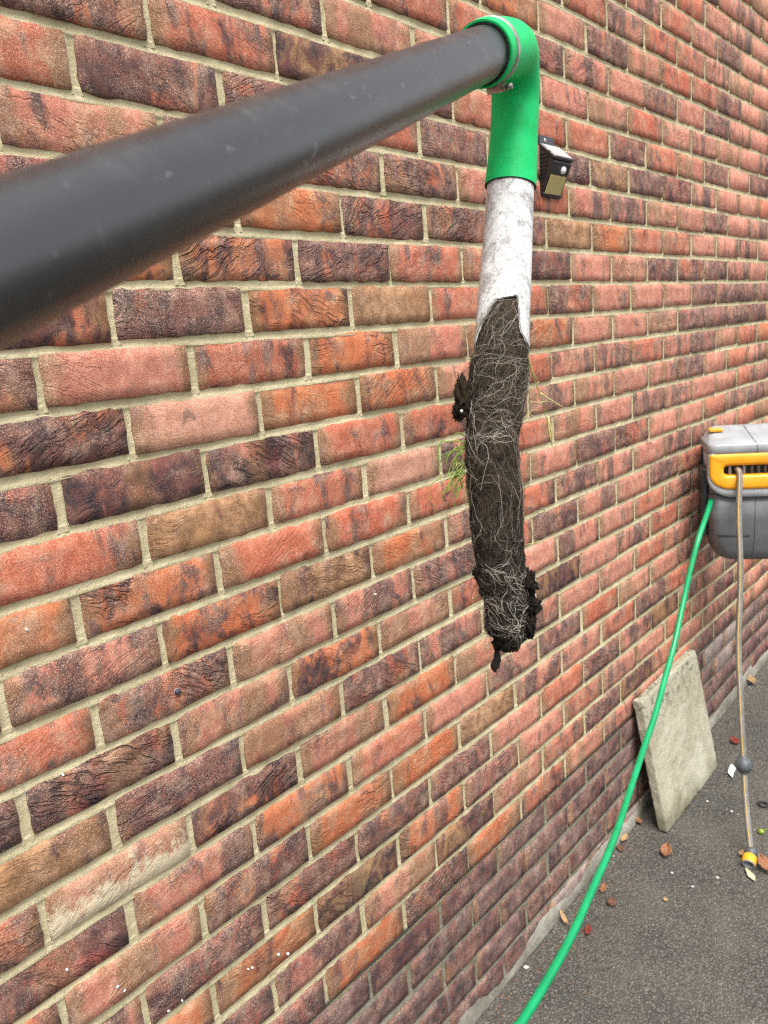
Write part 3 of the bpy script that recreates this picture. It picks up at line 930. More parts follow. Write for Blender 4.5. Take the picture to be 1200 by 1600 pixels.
for pl in [[(811, 668, .716), (817, 682, .714), (818, 700, .713), (814, 712, .712)], [(815, 700, .712), (823, 706, .712), (815, 712, .712)], [(816, 792, .710), (836, 795, .712), (851, 797, .715), (845, 803, .715), (838, 800, .713)],
           [(815, 812, .71), (826, 824, .712), (836, 840, .714)], [(747, 912, .709), (740, 921, .709), (735, 933, .709)], [(813, 740, .71), (819, 752, .711), (820, 770, .711)]]:
    strand(catmull([at(*q) for q in pl], 6), 0.00030, (0.05, 0.035, 0.025))
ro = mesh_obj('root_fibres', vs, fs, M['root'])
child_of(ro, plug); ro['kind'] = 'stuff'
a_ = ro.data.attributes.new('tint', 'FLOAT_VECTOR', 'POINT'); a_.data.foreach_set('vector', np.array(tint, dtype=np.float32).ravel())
# grass caught in the plug
def blade(pts, r, mat, name):
    mb = MB(); path = catmull([at(*q) for q in pts], 5)
    n = len(path); tube(mb, path, [r * (1 - 0.85 * (i / (n - 1)) ** 2) for i in range(n)], 5)
    return mb.build(name, mat, plug)
GB = [[(727, 695), (705, 708), (686, 725), (691, 757)], [(727, 737), (695, 745), (674, 757), (672, 776), (683, 812)], [(718, 690), (713, 725), (722, 760), (733, 803)],
      [(729, 715), (708, 735), (703, 757)], [(729, 738), (712, 757), (698, 768), (683, 771)], [(730, 690), (702, 690), (686, 693), (686, 720), (690, 735)],
      [(724, 698), (714, 730), (710, 770), (702, 782)], [(728, 748), (729, 770), (733, 792)], [(730, 703), (716, 712), (709, 728), (705, 748)], [(728, 724), (722, 742), (713, 752), (690, 770)],
      [(726, 682), (716, 676), (704, 684)], [(729, 730), (716, 742), (714, 760), (706, 775)], [(727, 760), (732, 776), (733, 790), (734, 803)], [(727, 700), (712, 700), (699, 716), (697, 730)],
      [(749, 905), (742, 925), (737, 938)], [(749, 880), (744, 890), (735, 902)], [(751, 930), (741, 935), (737, 948)]]
gr_ = random.Random(8)
for i in range(16):
    x, y = gr_.uniform(722, 730), gr_.uniform(684, 760)
    dx, dy = -gr_.uniform(10, 42), gr_.uniform(8, 50)
    GB.append([(x, y), (x + dx * .5, y + dy * .25), (x + dx * .9, y + dy * .7), (x + dx, y + dy)])
for b in GB:
    q = rr.uniform(-.012, .006)
    blade([(x, y, .713 + q * i / 3) for i, (x, y) in enumerate(b)], rr.uniform(0.00040, 0.00085) if b[0][1] < 870 else 0.0004, M['grass'] if rr.random() < .8 else M['straw'], 'grass_blade')
GR = [([(822, 548), (828, 570), (834, 592), (846, 622), (851, 645), (856, 668)], M['grass'], .0004), ([(824, 552), (826, 575), (829, 592)], M['grass'], .0007), ([(824, 555), (832, 583), (842, 596)], M['grass'], .0005),
      ([(842, 596), (832, 606), (822, 612)], M['straw'], .0003), ([(844, 614), (864, 627), (883, 638)], M['straw'], .0004), ([(826, 628), (842, 629), (856, 627), (866, 631)], M['straw'], .0004),
      ([(856, 650), (858, 672), (861, 688), (863, 698)], M['straw'], .0009), ([(857, 655), (862, 676), (862, 695)], M['straw'], .0006), ([(818, 640), (832, 650), (838, 662)], M['straw'], .0003),
      ([(818, 655), (830, 642), (842, 640)], M['straw'], .0003), ([(818, 800), (818, 838), (819, 860)], M['straw'], .0003), ([(818, 852), (835, 848), (850, 845)], M['straw'], .0003)]
for b, m, r in GR:
    blade([(x, y, .725 + .003 * i) for i, (x, y) in enumerate(b)], r * 1.5, m, 'grass_stem')

# ================================================================== WALL LIGHT
M['blk'] = plain('black_lamp_plastic', (0.016, 0.016, 0.017), 0.38, 200, 0.3, 0.15)
M['brkt'] = plain('grey_mount_plastic', (0.045, 0.048, 0.056), 0.5, 200, 0.3)
M['panel'] = plain('solar_glass_painted_reflection', (0.48, 0.49, 0.49), 0.2, 40, 0.12, 0.0, spec=0.9, dust=(0.62, 0.62, 0.60), dustamt=0.6)  # whitish reflection put into the colour: pale base and pale dust layer
M['led'] = plain('frosted_led_window', (0.40, 0.335, 0.135), 0.45, 250, 0.15, 0.3)
M['pir'] = plain('white_sensor_dome', (0.80, 0.80, 0.80), 0.4, 50, 0.05)
def solve_x(px, py, x):                # the point of that sight line at wall coordinate x
    r = ray(px, py); return CAM + r * ((x - CAM.x) / r.x)
lx0, lx1 = 1.215, 1.297
zt_b = on_wall(843, 226).z
F_tl = solve_x(865, 249, lx0); F_bl = solve_x(842, 305, lx0)
yt, ztf = min(F_tl.y, -0.03), F_tl.z
yb, zbf = min(F_bl.y, -0.006), F_bl.z
lamp = thing('solar_wall_light', 'small black solar wall light with white sensor beside the green elbow', 'wall light', (lx0, 0, zbf))
mb = MB(); vs = []
secs = [(-0.002, zt_b - 0.004), (yt * 0.97, ztf + 0.002), (yt, ztf - 0.004), (yb, zbf), (yb * 0.6, zbf - 0.004), (-0.002, zbf - 0.004)]
for x in (lx0, lx1):
    vs += [(x, y, z) for y, z in secs]
n = len(secs)
fs = [tuple(range(n)), tuple(range(2*n-1, n-1, -1))] + [(k, n + k, n + (k+1) % n, (k+1) % n) for k in range(n)]
mb.add(vs, fs); body = mb.build('lamp_body', M['blk'], lamp, False)
for i in range(11):                     # cooling ribs down the visible flank
    f = (i + 0.5) / 11; z = zbf + (zt_b - 0.016 - zbf) * f
    yf = yb + (yt - yb) * f; mb = MB(); box(mb, (lx0 - 0.0008, -0.001 + yf * 0.44, z), (0.0012, 0, 0), (0, abs(yf) * 0.38, 0), (0, 0, 0.0016)); mb.build('flank_rib', M['blk'], body, False)
tv = V((0, yt - (-0.002), ztf + 0.002 - (zt_b - 0.004))); tn = V((1, 0, 0)).cross(-tv).normalized()
if tn.z < 0: tn = -tn
mid = V(((lx0 + lx1) / 2, (yt - 0.002) / 2, (ztf + 0.002 + zt_b - 0.004) / 2))
mb = MB(); box(mb, mid + tn * 0.0035 + tv.normalized() * 0.001, V(((lx1 - lx0) / 2 + 0.0015, 0, 0)), tv * 0.53, tn * 0.0035, 0.0012); mb.build('lid', M['blk'], lamp, False)
mb = MB(); box(mb, mid + tn * 0.0072, V(((lx1 - lx0) / 2 - 0.002, 0, 0)), tv * 0.47, tn * 0.0005); mb.build('solar_panel', M['panel'], lamp, False)
fv = V((0, yb - yt, zbf - (ztf - 0.004))); fn = V((1, 0, 0)).cross(fv).normalized()
if fn.y > 0: fn = -fn
ft = V(((lx0 + lx1) / 2, yt, ztf - 0.004)); hw = (lx1 - lx0) / 2
mb = MB(); box(mb, ft + fv * 0.665 + fn * 0.0022 - V((hw * 0.06, 0, 0)), V((hw * 0.84, 0, 0)), fv * 0.285, fn * 0.0012, 0.0004); mb.build('led_window', M['led'], lamp, False)
mb = MB(); sc_ = ft + fv * 0.20 + V((hw * 0.25, 0, 0)) + fn * 0.0002
lathe(mb, sc_, fn, [(0, .0085), (.003, .0078), (.0055, .0052), (.0068, .0024), (.007, 0.0001)], 20); mb.build('sensor_dome', M['pir'], lamp)
mb = MB(); box(mb, ft + fv * 0.985 + fn * 0.001, V((hw + 0.001, 0, 0)), fv * 0.035, fn * 0.0022, 0.0008); mb.build('bottom_rail', M['blk'], lamp, False)
mb = MB(); bc = on_wall(853, 222); box(mb, (lx0 + 0.030, -0.003, zt_b + 0.006), (0.031, 0, 0), (0, 0.003, 0), (0, 0, 0.013), 0.001); br_ = mb.build('mount_plate', M['brkt'], lamp, False)
mb = MB(); lathe(mb, (lx0 + 0.020, -0.006, zt_b + 0.009), (0, -1, 0), [(0, .0048), (.0015, .0045), (.002, .002), (.0012, .0001)], 14); mb.build('screw_head', M['steel'], br_)

# ================================================================== HOSE REEL
M['rg'] = plain('dark_grey_casing', (0.105, 0.110, 0.116), 0.42, 25, 0.12, 0.2, 0.0004, dust=(0.20, 0.20, 0.19), dustamt=0.35)
M['rl'] = plain('light_grey_casing', (0.30, 0.315, 0.33), 0.38, 25, 0.10, 0.2, 0.0004, dust=(0.42, 0.43, 0.43), dustamt=0.4)
M['ry'] = plain('yellow_plastic', (0.80, 0.345, 0.012), 0.38, 30, 0.10, 0.1, 0.0004, dust=(0.66, 0.38, 0.10), dustamt=0.3)
M['rk'] = plain('black_slot_interior', (0.014, 0.014, 0.015), 0.6, 60)
M['rm'] = plain('slate_bracket', (0.030, 0.036, 0.045), 0.42, 60, 0.25)
RO = on_wall(1107, 697, -0.100)
rw = V((0.45, -0.893, 0)).normalized(); rn = V((0.893, 0.45, 0)).normalized(); rz = V((0, 0, 1))
RL = lambda x, y, z: RO + rw * x + rn * y + rz * z
reel = thing('hose_reel', 'grey wall-mounted hose reel with yellow handle ring', 'hose reel', RL(0.155, 0.1, -0.40))
RWD = 0.31
def ringloft(name, levels, mat, parent, n=9):
    """levels: (z, x0, x1, yfront, yback, corner radius)"""
    mb = MB(); vs = []; fs = []
    for z, a, b, f, k, r in levels:
        for (cx, cy, q0) in ((b - r, f + r, -90), (b - r, k - r, 0), (a + r, k - r, 90), (a + r, f + r, 180)):
            for i in range(n):
                q = math.radians(q0 + 90 * i / (n - 1))
                vs.append(RL(cx + r * math.cos(q), cy + r * math.sin(q), z))
    m = 4 * n
    for j in range(len(levels) - 1):
        for k in range(m):
            k2 = (k + 1) % m
            fs.append((j*m+k, j*m+k2, (j+1)*m+k2, (j+1)*m+k))
    fs.append(tuple(range(m))[::-1]); fs.append(tuple((len(levels)-1)*m + k for k in range(m)))
    mb.add(vs, fs)
    return mb.build(name, mat, parent)
W_ = RWD
low = ringloft('lower_casing', [(-.378, .075, W_-.075, .055, .150, .04), (-.374, .050, W_-.050, .036, .162, .045), (-.362, .032, W_-.032, .024, .174, .045), (-.340, .018, W_-.018, .016, .182, .042), (-.300, .010, W_-.010, .012, .186, .038),
     (-.240, .007, W_-.007, .010, .188, .034), (-.160, .006, W_-.006, .010, .188, .032)], M['rg'], reel)
up_c = ringloft('upper_casing', [(-.160, .010, W_-.010, .032, .188, .028), (-.024, .006, W_-.006, .032, .190, .026)], M['rl'], reel)
# lid: wedge rising to the back
lid = ringloft('lid', [(-.026, .001, W_-.001, -.003, .194, .024), (-.023, -.001, W_+.001, -.006, .196, .026), (-.002, -.001, W_+.001, -.006, .196, .026), (.003, .001, W_-.001, -.003, .194, .026),
     (.012, .010, W_-.010, .035, .192, .028), (.024, .017, W_-.017, .092, .190, .03), (.034, .026, W_-.026, .140, .188, .02), (.038, .036, W_-.036, .156, .184, .012)], M['rl'], reel)
# plate with a hole, outline and hole both as rounded rectangles with big lower corners
def rrect(x0, x1, z0, z1, rl, ru, n=10):
    out = []
    for (cx, cz, r, q0) in ((x1 - rl, z0 + rl * .8, rl, -90), (x1 - ru, z1 - ru, ru, 0), (x0 + ru, z1 - ru, ru, 90), (x0 + rl, z0 + rl * .8, rl, 180)):
        for i in range(n):
            q = math.radians(q0 + 90 * i / (n - 1))
            out.append((cx + r * math.cos(q), cz + r * (.8 if r == rl else 1) * math.sin(q)))
    return out
def ring_plate(name, outer, inner, prof_o, prof_i, mat, parent):
    """prof_o / prof_i: lists of (inset, y) walking from the back over the front into the hole"""
    mb = MB(); vs = []; fs = []; m = len(outer)
    ocx = sum(p[0] for p in outer) / m; ocz = sum(p[1] for p in outer) / m
    rows = 0
    for src, prof in ((outer, prof_o), (inner, prof_i)):
        for ins, y in prof:
            for i, (x, z) in enumerate(src):
                a = src[i-1]; b = src[(i+1) % m]
                dx, dz = b[0]-a[0], b[1]-a[1]; L_ = math.hypot(dx, dz) or 1
                vs.append(RL(x - dz / L_ * ins, y, z + dx / L_ * ins))
            rows += 1
    for j in range(rows - 1):
        for k in range(m):
            k2 = (k + 1) % m
            fs.append((j*m+k, j*m+k2, (j+1)*m+k2, (j+1)*m+k))
    mb.add(vs, fs); return mb.build(name, mat, parent)
outer = rrect(.003, W_-.003, -.137, -.0265, .062, .008); inner = rrect(.044, W_-.044, -.0935, -.0605, .014, .014)
hr = ring_plate('handle_ring', outer, inner, [(0, .034), (0, -.004), (.003, -.0075), (.010, -.0085)], [(-.009, -.0085), (-.003, -.0060), (0, -.001), (0, .030)], M['ry'], reel)
outer2 = rrect(-.001, W_+.001, -.163, -.0265, .075, .006)
ring_plate('casing_trim', outer2, outer, [(0, .034), (0, .000), (.002, -.003)], [(-.002, -.003), (0, .000), (0, .033)], M['rl'], up_c)
mb = MB(); box(mb, RL(W_/2, .0315, -.077), rw * (W_/2 - .03), rn * .0015, rz * .028); mb.build('slot_interior', M['rk'], hr, False)
for x in (.064, .104):
    mb = MB(); lathe(mb, RL(x, .014, -.0955), rz, [(0, .0005), (0, .0045), (.037, .0045), (.037, .0005)], 14); mb.build('guide_roller', M['rl'], hr)
for x in (.128, .147, .166, .185, .204, .223):
    mb = MB(); lathe(mb, RL(x, .024, -.0955), rz, [(0, .0005), (0, .005), (.037, .005), (.037, .0005)], 10); mb.build('wound_hose', M['rg'], hr)
mb = MB()
tube(mb, [RL(W_/2 - .03 + .012 * i / 6, y, z) for i, (y, z) in enumerate(((.157, .0382), (.13, .0335), (.092, .0245), (.05, .0158), (.02, .0085), (.0, .0045), (-.0062, -.002)))] + [RL(W_/2 - .0175, -.0064, -.0255)], .0008, 6); mb.build('lid_seam', M['rk'], lid)
mb = MB(); tube(mb, [RL(W_/2 - .018, .0098, -.165), RL(W_/2 - .018, .0098, -.238), RL(W_/2 - .018, .0118, -.30), RL(W_/2 - .020, .0158, -.34), RL(W_/2 - .024, .0238, -.362)], .0008, 6); mb.build('casing_seam', M['rk'], low)
mb = MB(); tube(mb, [RL(.028, .0096, -.288), RL(.075, .0108, -.289), RL(.122, .0110, -.290)], .0018, 8); mb.build('casing_groove', M['rk'], low)
mb = MB(); box(mb, RL(.036, .118, .0330), rw * .020, rn * .022, (rz * .9 + rn * -.2) * .005, .0015); mb.build('lid_latch', M['ry'], lid, False)
bk = on_wall(1094, 695)
mb = MB(); box(mb, (bk.x + 0.055, -0.016, bk.z - 0.105), (0.055, 0, 0), (0, 0.0155, 0), (0, 0, 0.110), 0.004); bkt = mb.build('wall_bracket', M['rm'], reel, False)
mb = MB(); box(mb, (bk.x + 0.075, -0.044, bk.z - 0.105), (0.022, 0, 0), (0, 0.020, 0), (0, 0, 0.125), 0.005); mb.build('swivel_post', M['rm'], bkt, False)
for dz in (-0.012, -0.195):
    mb = MB(); lathe(mb, (bk.x + 0.012, -0.0315, bk.z + dz), (0, -1, 0), [(0, .007), (.002, .0065), (.003, .003), (.003, .0001)], 14); mb.build('bracket_bolt', M['steel'], bkt)
mb = MB(); box(mb, RL(-.002, .10, -.19), rw * .010, rn * .045, rz * .11, .006); mb.build('side_hinge', M['rm'], reel, False)

# ================================================================== HOSES
t = NT('green_hose_pvc'); p = t.geopos()
c = t.mix(t.ramp(t.noise(p, 20, 4, 0.6), 0.3, 0.7), (0.0, 0.235, 0.080), (0.002, 0.30, 0.108))
M['ghose'] = t.set(c, 0.34, t.bump(t.noise(p, 300, 3, 0.6), 0.12, 0.0005), 0.5)
pts = [(1112, 778, 2.50), (1105, 802, 2.42), (1092, 840, 2.36), (1080, 885, 2.34), (1069, 935, 2.32), (1054, 1005, 2.27), (1040, 1056, 2.21), (1025, 1112, 2.13), (1006, 1169, 2.04), (989, 1221, 1.94), (969, 1283, 1.82),
       (950, 1334, 1.71), (927, 1386, 1.61), (894, 1460, 1.48), (856, 1530, 1.37), (815, 1597, 1.28), (770, 1665, 1.22)]
pw = [at(*q) for q in pts]
e = pw[-1]
pw += [V((e.x - 0.10, e.y - 0.05, 0.22)), V((e.x - 0.22, e.y - 0.10, 0.05)), V((e.x - 0.40, e.y - 0.16, 0.012)), V((e.x - 0.75, e.y - 0.20, 0.004))]
mb = MB(); hp = catmull(pw, 8); tube(mb, hp, 0.0080, 18)
gh = mb.build('green_hose', M['ghose'])
tag(gh, 'bright green hose slanting down from the reel past the slab', 'hose')
t = NT('striped_grey_hose'); a_n = t.attr('ring', 'GEOMETRY').outputs['Fac']
p = t.geopos()
c = t.mix(t.ramp(t.noise(p, 30, 4, 0.6), 0.3, 0.7), (0.125, 0.120, 0.108), (0.195, 0.188, 0.170))
st = t.math('GREATER_THAN', t.math('COSINE', t.math('MULTIPLY', a_n, math.tau * 3)), 0.93)
c = t.mix(st, c, (0.52, 0.34, 0.08))
M['shose'] = t.set(c, 0.42, None, 0.45)
slot = RL(.084, .026, -.076)
hz = [slot, RL(.084, .002, -.077), RL(.086, -.012, -.092)]
pts2 = [(1154.5, 800, 2.400), (1157, 900, 2.375), (1154, 1000, 2.360), (1157, 1090, 2.335), (1161.5, 1180, 2.31), (1164, 1230, 2.295), (1169, 1290, 2.268), (1173.5, 1332, 2.245)]
hw_ = [slot, RL(.086, .000, -.079), RL(.088, -.014, -.100)] + [at(*q) for q in pts2]
path = catmull(hw_, 8)
fr_ = frames(path, up=CR); NS = 20; vs = []; fs = []; rg = []
for pnt, (T, A, B) in zip(path, fr_):
    for k in range(NS + 1):
        q = math.tau * k / NS
        vs.append(pnt + A * (0.0088 * math.cos(q)) + B * (0.0088 * math.sin(q))); rg.append(k / NS)
for i in range(len(path) - 1):
    for k in range(NS):
        a = i * (NS + 1) + k; fs.append((a, a + 1, a + NS + 2, a + NS + 1))
fs.append(tuple(range(NS))[::-1])
rh = thing('reel_hose', 'grey and yellow striped hose hanging from the reel with ball stop', 'hose', path[-1])
ho = mesh_obj('hose', vs, fs, M['shose']); child_of(ho, rh)
q_ = ho.data.attributes.new('ring', 'FLOAT', 'POINT'); q_.data.foreach_set('value', np.array(rg, dtype=np.float32))
bc = at(1162, 1195, 2.305); T = (at(1164, 1230, 2.295) - at(1161, 1170, 2.312)).normalized()
mb = MB(); lathe(mb, bc, T, [(-.026, .0095), (-.0235, .0125)] + [(0.0245 * math.sin(math.radians(a)), 0.0245 * math.cos(math.radians(a))) for a in range(-60, 61, 10)] + [(.0235, .0125), (.026, .0095)], 30)
M['ball'] = plain('grey_stop_ball', (0.070, 0.076, 0.085), 0.5, 60, 0.2)
mb.build('stop_ball', M['ball'], rh)
c1 = path[-1]; g = on_ground(1170, 1356); d = (V((g.x, g.y, g.z + 0.019)) - c1); d.normalize()
mb = MB(); lathe(mb, c1 - d * 0.012, d, [(0, .0088), (0, .0150), (.008, .0172), (.020, .0176), (.022, .0150), (.028, .0150)], 28); con = mb.build('hose_connector', M['ball'], rh)
mb = MB(); lathe(mb, c1 + d * 0.014, d, [(0, .0150), (.001, .0182), (.004, .0192), (.022, .0192), (.026, .0180), (.026, .0168)], 28); mb.build('connector_collar', M['ry'], con)
M['grip'] = plain('grey_connector_mouth', (0.22, 0.23, 0.24), 0.45, 60, 0.2)
mb = MB(); lathe(mb, c1 + d * 0.036, d, [(0, .0168), (.006, .0168), (.0065, .0150), (.006, .0125), (-.006, .0110), (-.020, .0090), (-.020, .0001)], 28); mb.build('connector_mouth', M['grip'], con)

# ================================================================== PAVING SLAB
t = NT('old_concrete_slab'); p = t.objco()
n = t.noise(p, 5, 6, 0.62, 0.4); f = t.noise(p, 130, 5, 0.75); f2 = t.noise(p, 420, 3, 0.7)
c = t.mix(t.ramp(n, 0.35, 0.68), (0.30, 0.272, 0.190), (0.45, 0.425, 0.33))
x_, y_, z_ = t.sep(p)
c = t.mix(t.math('MULTIPLY', t.ramp(f, 0.45, 0.66), 0.35), c, (0.52, 0.49, 0.38))
c = t.mix(t.math('MULTIPLY', t.ramp(f, 0.46, 0.30), 0.6), c, (0.14, 0.125, 0.085))
lich = t.math('MULTIPLY', t.ramp(t.noise(p, 38, 6, 0.72), 0.50, 0.62), t.ramp(t.math('ADD', z_, t.math('MULTIPLY', n, 0.16)), 0.36, 0.46))
c = t.mix(t.math('MULTIPLY', lich, 0.8), c, (0.085, 0.082, 0.065))
foot_tone = t.ramp(t.math('ADD', z_, t.math('MULTIPLY', n, 0.18)), 0.19, 0.07)  # browner and darker towards the bottom of the slab
c = t.mix(t.math('MULTIPLY', foot_tone, 0.75), c, (0.115, 0.105, 0.060))
M['slab'] = t.set(c, 0.92, t.bump(t.math('ADD', f, t.math('MULTIPLY', f2, 0.5)), 0.9, 0.0022), 0.2)
SW, SH, ST = 0.432, 0.425, 0.033
mb = MB(); vs = []; fs = []
NX, NZ, NY = 30, 30, 4
def slab_pt(x, y, z):
    r = 0.006
    q = V((x, y, z)); cx = max(r, min(SW - r, x)); cy = max(-ST + r, min(-r, y)); cz = max(r, min(SH - r, z))
    d = q - V((cx, cy, cz))
    if d.length > 1e-6: q = V((cx, cy, cz)) + d.normalized() * min(d.length, r)
    w = 0.0012 * mnoise.noise(q * 30) + 0.0010 * mnoise.noise(q * 110)
    if d.length > 1e-6: q += d.normalized() * (w * 1.8 - 0.001)
    return q
def sheet(fn, a, b):
    b0 = len(vs)
    for j in range(b + 1):
        for i in range(a + 1): vs.append(slab_pt(*fn(i / a, j / b)))
    for j in range(b):
        for i in range(a): k = b0 + j * (a + 1) + i; fs.append((k, k + 1, k + a + 2, k + a + 1))
ed = lambda u: u
sheet(lambda u, v: (u * SW, -ST, v * SH), 60, 60); sheet(lambda u, v: (SW - u * SW, 0, v * SH), 30, 30)
sheet(lambda u, v: (0, -u * ST, v * SH), 10, 60); sheet(lambda u, v: (SW, -ST + u * ST, v * SH), 10, 60)
sheet(lambda u, v: (u * SW, -ST + v * ST, SH), 60, 10); sheet(lambda u, v: (u * SW, -v * ST, 0), 30, 6)
sl = mesh_obj('paving_slab', vs, fs, M['slab'])
sx0 = 1.640
th = math.asin(0.172)
sl.location = (sx0, -0.080, gz(sx0) + 0.000); sl.rotation_euler = (-th, -0.0235, -0.01)
tag(sl, 'weathered square concrete paving slab leaning against the wall', 'slab')

# ================================================================== SMALL THINGS
# capped screw in a brick
lr0 = random.Random(31)
sp = on_wall(275, 1080)
sc = thing('screw_cap', 'small dark screw cap with white rim set in a brick', 'screw cap', (sp.x, 0, sp.z))
mb = MB(); lathe(mb, (sp.x, 0.002, sp.z), (0, -1, 0), [(0, .0050), (.0045, .0050), (.0054, .0046), (.0050, .0041)], 20); mb.build('washer', M['grip'], sc)
mb = MB(); lathe(mb, (sp.x, 0.000, sp.z), (0, -1, 0), [(.003, .0044), (.0062, .0043), (.0074, .0030), (.0078, .0001)], 18); mb.build('cap', M['rm'], sc)

for (x, y, s_) in [(40, 983, .0034), (585, 928, .0032), (182, 1540, .0034), (193, 1546, .0030), (434, 1491, .0036), (449, 1489, .0034), (283, 1562, .0032), (262, 1578, .0028), (393, 1511, .0024), (97, 1210, .0022), (387, 1513, .0022), (103, 1514, .0022)]:
    c = on_wall(x, y); mb = MB(); n = 9
    rad = [s_ * 0.62 * lr0.uniform(.45, 1.2) for _ in range(n)]
    mb.add([(c.x + rad[k] * math.cos(math.tau*k/n), -0.0040, c.z + rad[k] * math.sin(math.tau*k/n)) for k in range(n)] + [(c.x + 1.2 * rad[k] * math.cos(math.tau*k/n), -0.0005, c.z + 1.2 * rad[k] * math.sin(math.tau*k/n)) for k in range(n)],
           [tuple(range(n))[::-1]] + [(k, (k+1) % n, n + (k+1) % n, n + k) for k in range(n)])
    mb.build('paint_fleck', M['perlite'], wall)

def leaf_mat(name, c):
    t = NT(name); p = t.geopos()
    n = t.noise(p, 120, 5, 0.7)
    return t.set(t.mix(t.ramp(n, 0.3, 0.7), tuple(x * 0.55 for x in c), tuple(min(1, x * 1.25) for x in c)), 0.6, t.bump(t.noise(p, 350, 3, 0.6), 0.5, 0.0008), 0.3)
LM = {'red': leaf_mat('red_leaf', (0.17, 0.030, 0.022)), 'brown': leaf_mat('brown_leaf', (0.115, 0.058, 0.034)), 'orange': leaf_mat('orange_leaf', (0.24, 0.105, 0.05)), 'tan': leaf_mat('tan_leaf', (0.34, 0.215, 0.10)), 'cream': leaf_mat('cream_leaf', (0.56, 0.46, 0.28))}
lr = random.Random(9)
def leaf(px, py, ln, wd, rot, curl, colr, label, h=0.004, tip=0.0, lobes=0):
    c = on_ground(px, py, 0.0)
    z = ghz(c.x, c.y) + h
    o = MB(); vs = []; fs = []; n = 14; ln *= 0.85; wd *= 0.85
    sd_ = lr.uniform(0, 50)
    for i in range(n + 1):
        s = i / n
        w = wd * (math.sin(math.pi * s ** 0.8) ** 0.8 if 0 < s < 1 else 0.02)
        w *= 1 + 0.22 * mnoise.noise(V((s * 7, sd_, 0))) + (0.35 * math.sin(s * lobes * math.pi) ** 2 - 0.2 if lobes else 0)
        for k in (-1, -0.5, 0, 0.5, 1):
            x = (s - 0.5) * ln; y = k * w * (1 + 0.12 * mnoise.noise(V((s * 9, k, sd_))))
            zz = curl * (abs(k) ** 1.6) * wd + tip * s * s * ln + 0.18 * wd * mnoise.noise(V((s * 4, k * 1.5, sd_ + 4)))
            vs.append(V((x, y, max(-h * 0.7, zz))))
    for i in range(n):
        for k in range(4):
            a = i * 5 + k; fs.append((a, a + 1, a + 6, a + 5))
    t_ = thing('fallen_leaf', label, 'leaf', (c.x, c.y, z), 'fallen leaves on the asphalt')
    t_.rotation_euler = (0, 0, rot)
    b = mesh_obj('leaf_blade', vs, fs, LM[colr], t_)
    m = b.modifiers.new('thick', 'SOLIDIFY'); m.thickness = 0.0005
    st = MB(); tube(st, catmull([V((-ln*.5, 0, 0)), V((0, 0, .0004)), V((ln*.45, 0, tip*ln*.8 + .0004))], 4), .0007, 5)
    stem = mesh_obj('midrib', st.v, st.f, LM[colr], t_)
    return t_
leaf(956, 1413, .040, .015, 0.5, .25, 'brown', 'dark brown leaf right of the green hose near the wall', .006, .1)
leaf(943, 1392, .042, .011, 0.2, .5, 'orange', 'orange curled leaf just above the dark brown leaf', .005, .15)
leaf(881, 1442, .046, .008, 1.0, .4, 'tan', 'narrow tan leaf on edge against the wall foot', .012, .35)
leaf(919, 1455, .044, .010, 0.35, .4, 'red', 'dark red leaf lying under the green hose', .004, .05)
leaf(976, 1314, .040, .011, -0.1, .5, 'tan', 'pale orange leaf right of the hose below the slab corner', .008, .2)
leaf(970, 1326, .040, .014, 0.6, .2, 'brown', 'dark wet leaf tucked beneath the pale orange leaf', .003, .0)
leaf(997, 1286, .038, .011, 1.0, .6, 'orange', 'orange leaf in the gap between wall and slab', .008, .3)
leaf(1041, 1336, .052, .020, 0.2, .7, 'orange', 'dry splayed orange leaf in front of the slab', .006, .2, 4)
leaf(1148, 1162, .052, .017, 0.7, .3, 'red', 'bright red leaf left of the grey hose', .006, .15)
leaf(1173, 1068, .060, .020, 0.9, .7, 'tan', 'crumpled tan leaf near the far foot of the wall', .010, .3)
leaf(1195, 1361, .062, .022, 0.8, .6, 'orange', 'large curled brown leaf right of the hose connector', .010, .3)
leaf(1163, 1338, .044, .013, -0.5, .4, 'tan', 'tan leaf behind the yellow hose connector', .006, .2)
leaf(1172, 1371, .062, .010, 0.75, .3, 'cream', 'pale cream torn leaf in front of the hose connector', .005, .05)
leaf(1040, 1408, .020, .007, 0.5, .4, 'tan', 'tiny tan leaf alone on the open asphalt', .004, .1)
# white scrap beside the slab
c = on_ground(1146, 1211); z = ghz(c.x, c.y)
sc2 = MB(); vs = []; fs = []
for i in range(7):
    for k in range(4):
        vs.append((c.x - 0.034 + 0.0115 * i + 0.004 * k, c.y - 0.008 + 0.0065 * k + 0.002 * i, z + 0.006 + 0.004 * math.sin(i * 0.9) + 0.002 * k))
for i in range(6):
    for k in range(3): a = i * 4 + k; fs.append((a, a + 1, a + 5, a + 4))
wp = mesh_obj('paper_scrap', vs, fs, M['perlite']); wp.modifiers.new('thick', 'SOLIDIFY').thickness = 0.0008
tag(wp, 'white scrap of litter beside the slab and grey hose', 'litter')
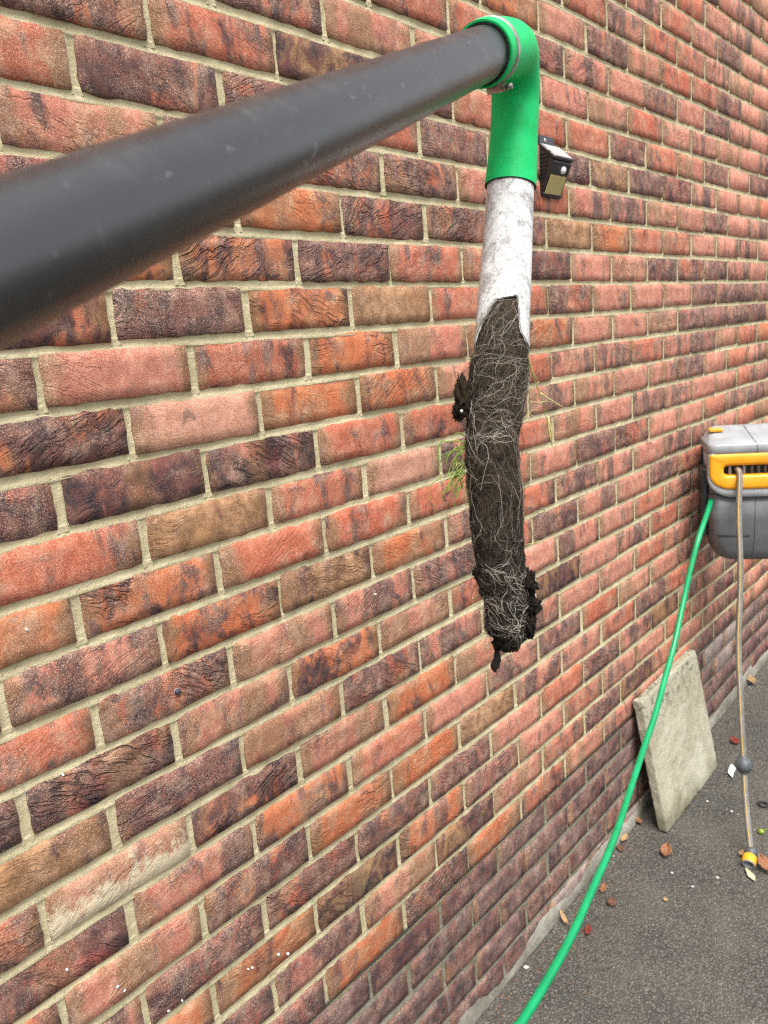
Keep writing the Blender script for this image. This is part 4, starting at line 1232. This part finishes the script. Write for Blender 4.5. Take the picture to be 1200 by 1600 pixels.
# a green bud and a black rubber washer on the right
c = on_ground(1189, 1304); z = ghz(c.x, c.y)
bd = thing('green_bud', 'small round green bud on the asphalt by the grey hose', 'bud', (c.x, c.y, z))
mb = MB(); lathe(mb, (c.x, c.y, z), (0, 0, 1), [(0, .002), (.003, .0075), (.008, .0095), (.013, .007), (.016, .001)], 16); mb.build('bud', M['grass'], bd)
mb = MB(); tube(mb, catmull([V((c.x + .006, c.y - .002, z + .006)), V((c.x + .03, c.y - .012, z + .004)), V((c.x + .05, c.y - .03, z + .003))], 5), .0012, 6); mb.build('stalk', M['grass'], bd)
c = on_ground(1192, 1260); z = ghz(c.x, c.y)
mb = MB(); tube(mb, [V((c.x + .013 * math.cos(q), c.y + .013 * math.sin(q), z + .004)) for q in [math.tau * i / 24 for i in range(25)]], .0032, 8, False)
tag(mb.build('rubber_washer', M['rk']), 'black rubber ring lying on the asphalt at right', 'washer')
# pale stones
M['pebble'] = plain('pale_pebble', (0.50, 0.47, 0.42), 0.8, 200, 0.2)
PB_ = [(1050, 1365, .0035, 'pale pebble on the asphalt below the splayed leaf'), (1121, 1373, .0042, 'pale pebble left of the hose connector'), (1082, 1387, .0034, 'pale pebble midway between slab and bottom edge'), (1105, 1254, .004, 'white pebble just right of the slab foot'), (1143, 1270, .004, 'white pebble beside the grey hose below the ball'), (822, 1511, .006, 'buff pebble by the foot of the wall near the bottom')]
for x, y, s, lb in PB_:
    c = on_ground(x, y); mb = MB(); lump(mb, V((c.x, c.y, ghz(c.x, c.y) + s * .4)), s * 1.2, s, s * .7, x * .37, .35, 12, 8)
    tag(mb.build('pebble', M['pebble']), lb, 'pebble', 'pale pebbles on the asphalt')
# dry pine needles and twigs along the wall foot
tw = random.Random(4); mb = MB()
for i in range(190):
    if i < 120: x = tw.uniform(0.7, 2.0); y = -0.03 - abs(tw.gauss(0, 0.06))
    else: x = tw.uniform(0.7, 2.6); y = -0.03 - abs(tw.gauss(0, 0.30))
    a = tw.uniform(0, 3.14); ln = tw.uniform(0.006, 0.028); z = ghz(x, y) + 0.0025
    p0 = V((x, y, z)); dr = V((math.cos(a), math.sin(a), tw.uniform(-.02, .08))) * ln; kk = V((-math.sin(a), math.cos(a), 0)) * ln * tw.uniform(-.2, .2)
    tube(mb, [p0 - dr * .5, p0 + kk, p0 + dr * .5], tw.uniform(0.0004, 0.0008), 4)
td = mb.build('dry_needles', leaf_mat('dry_needle', (0.23, 0.135, 0.075)))
tag(td, 'dry brown needles and twig scraps along the wall foot', 'debris', kind='stuff')
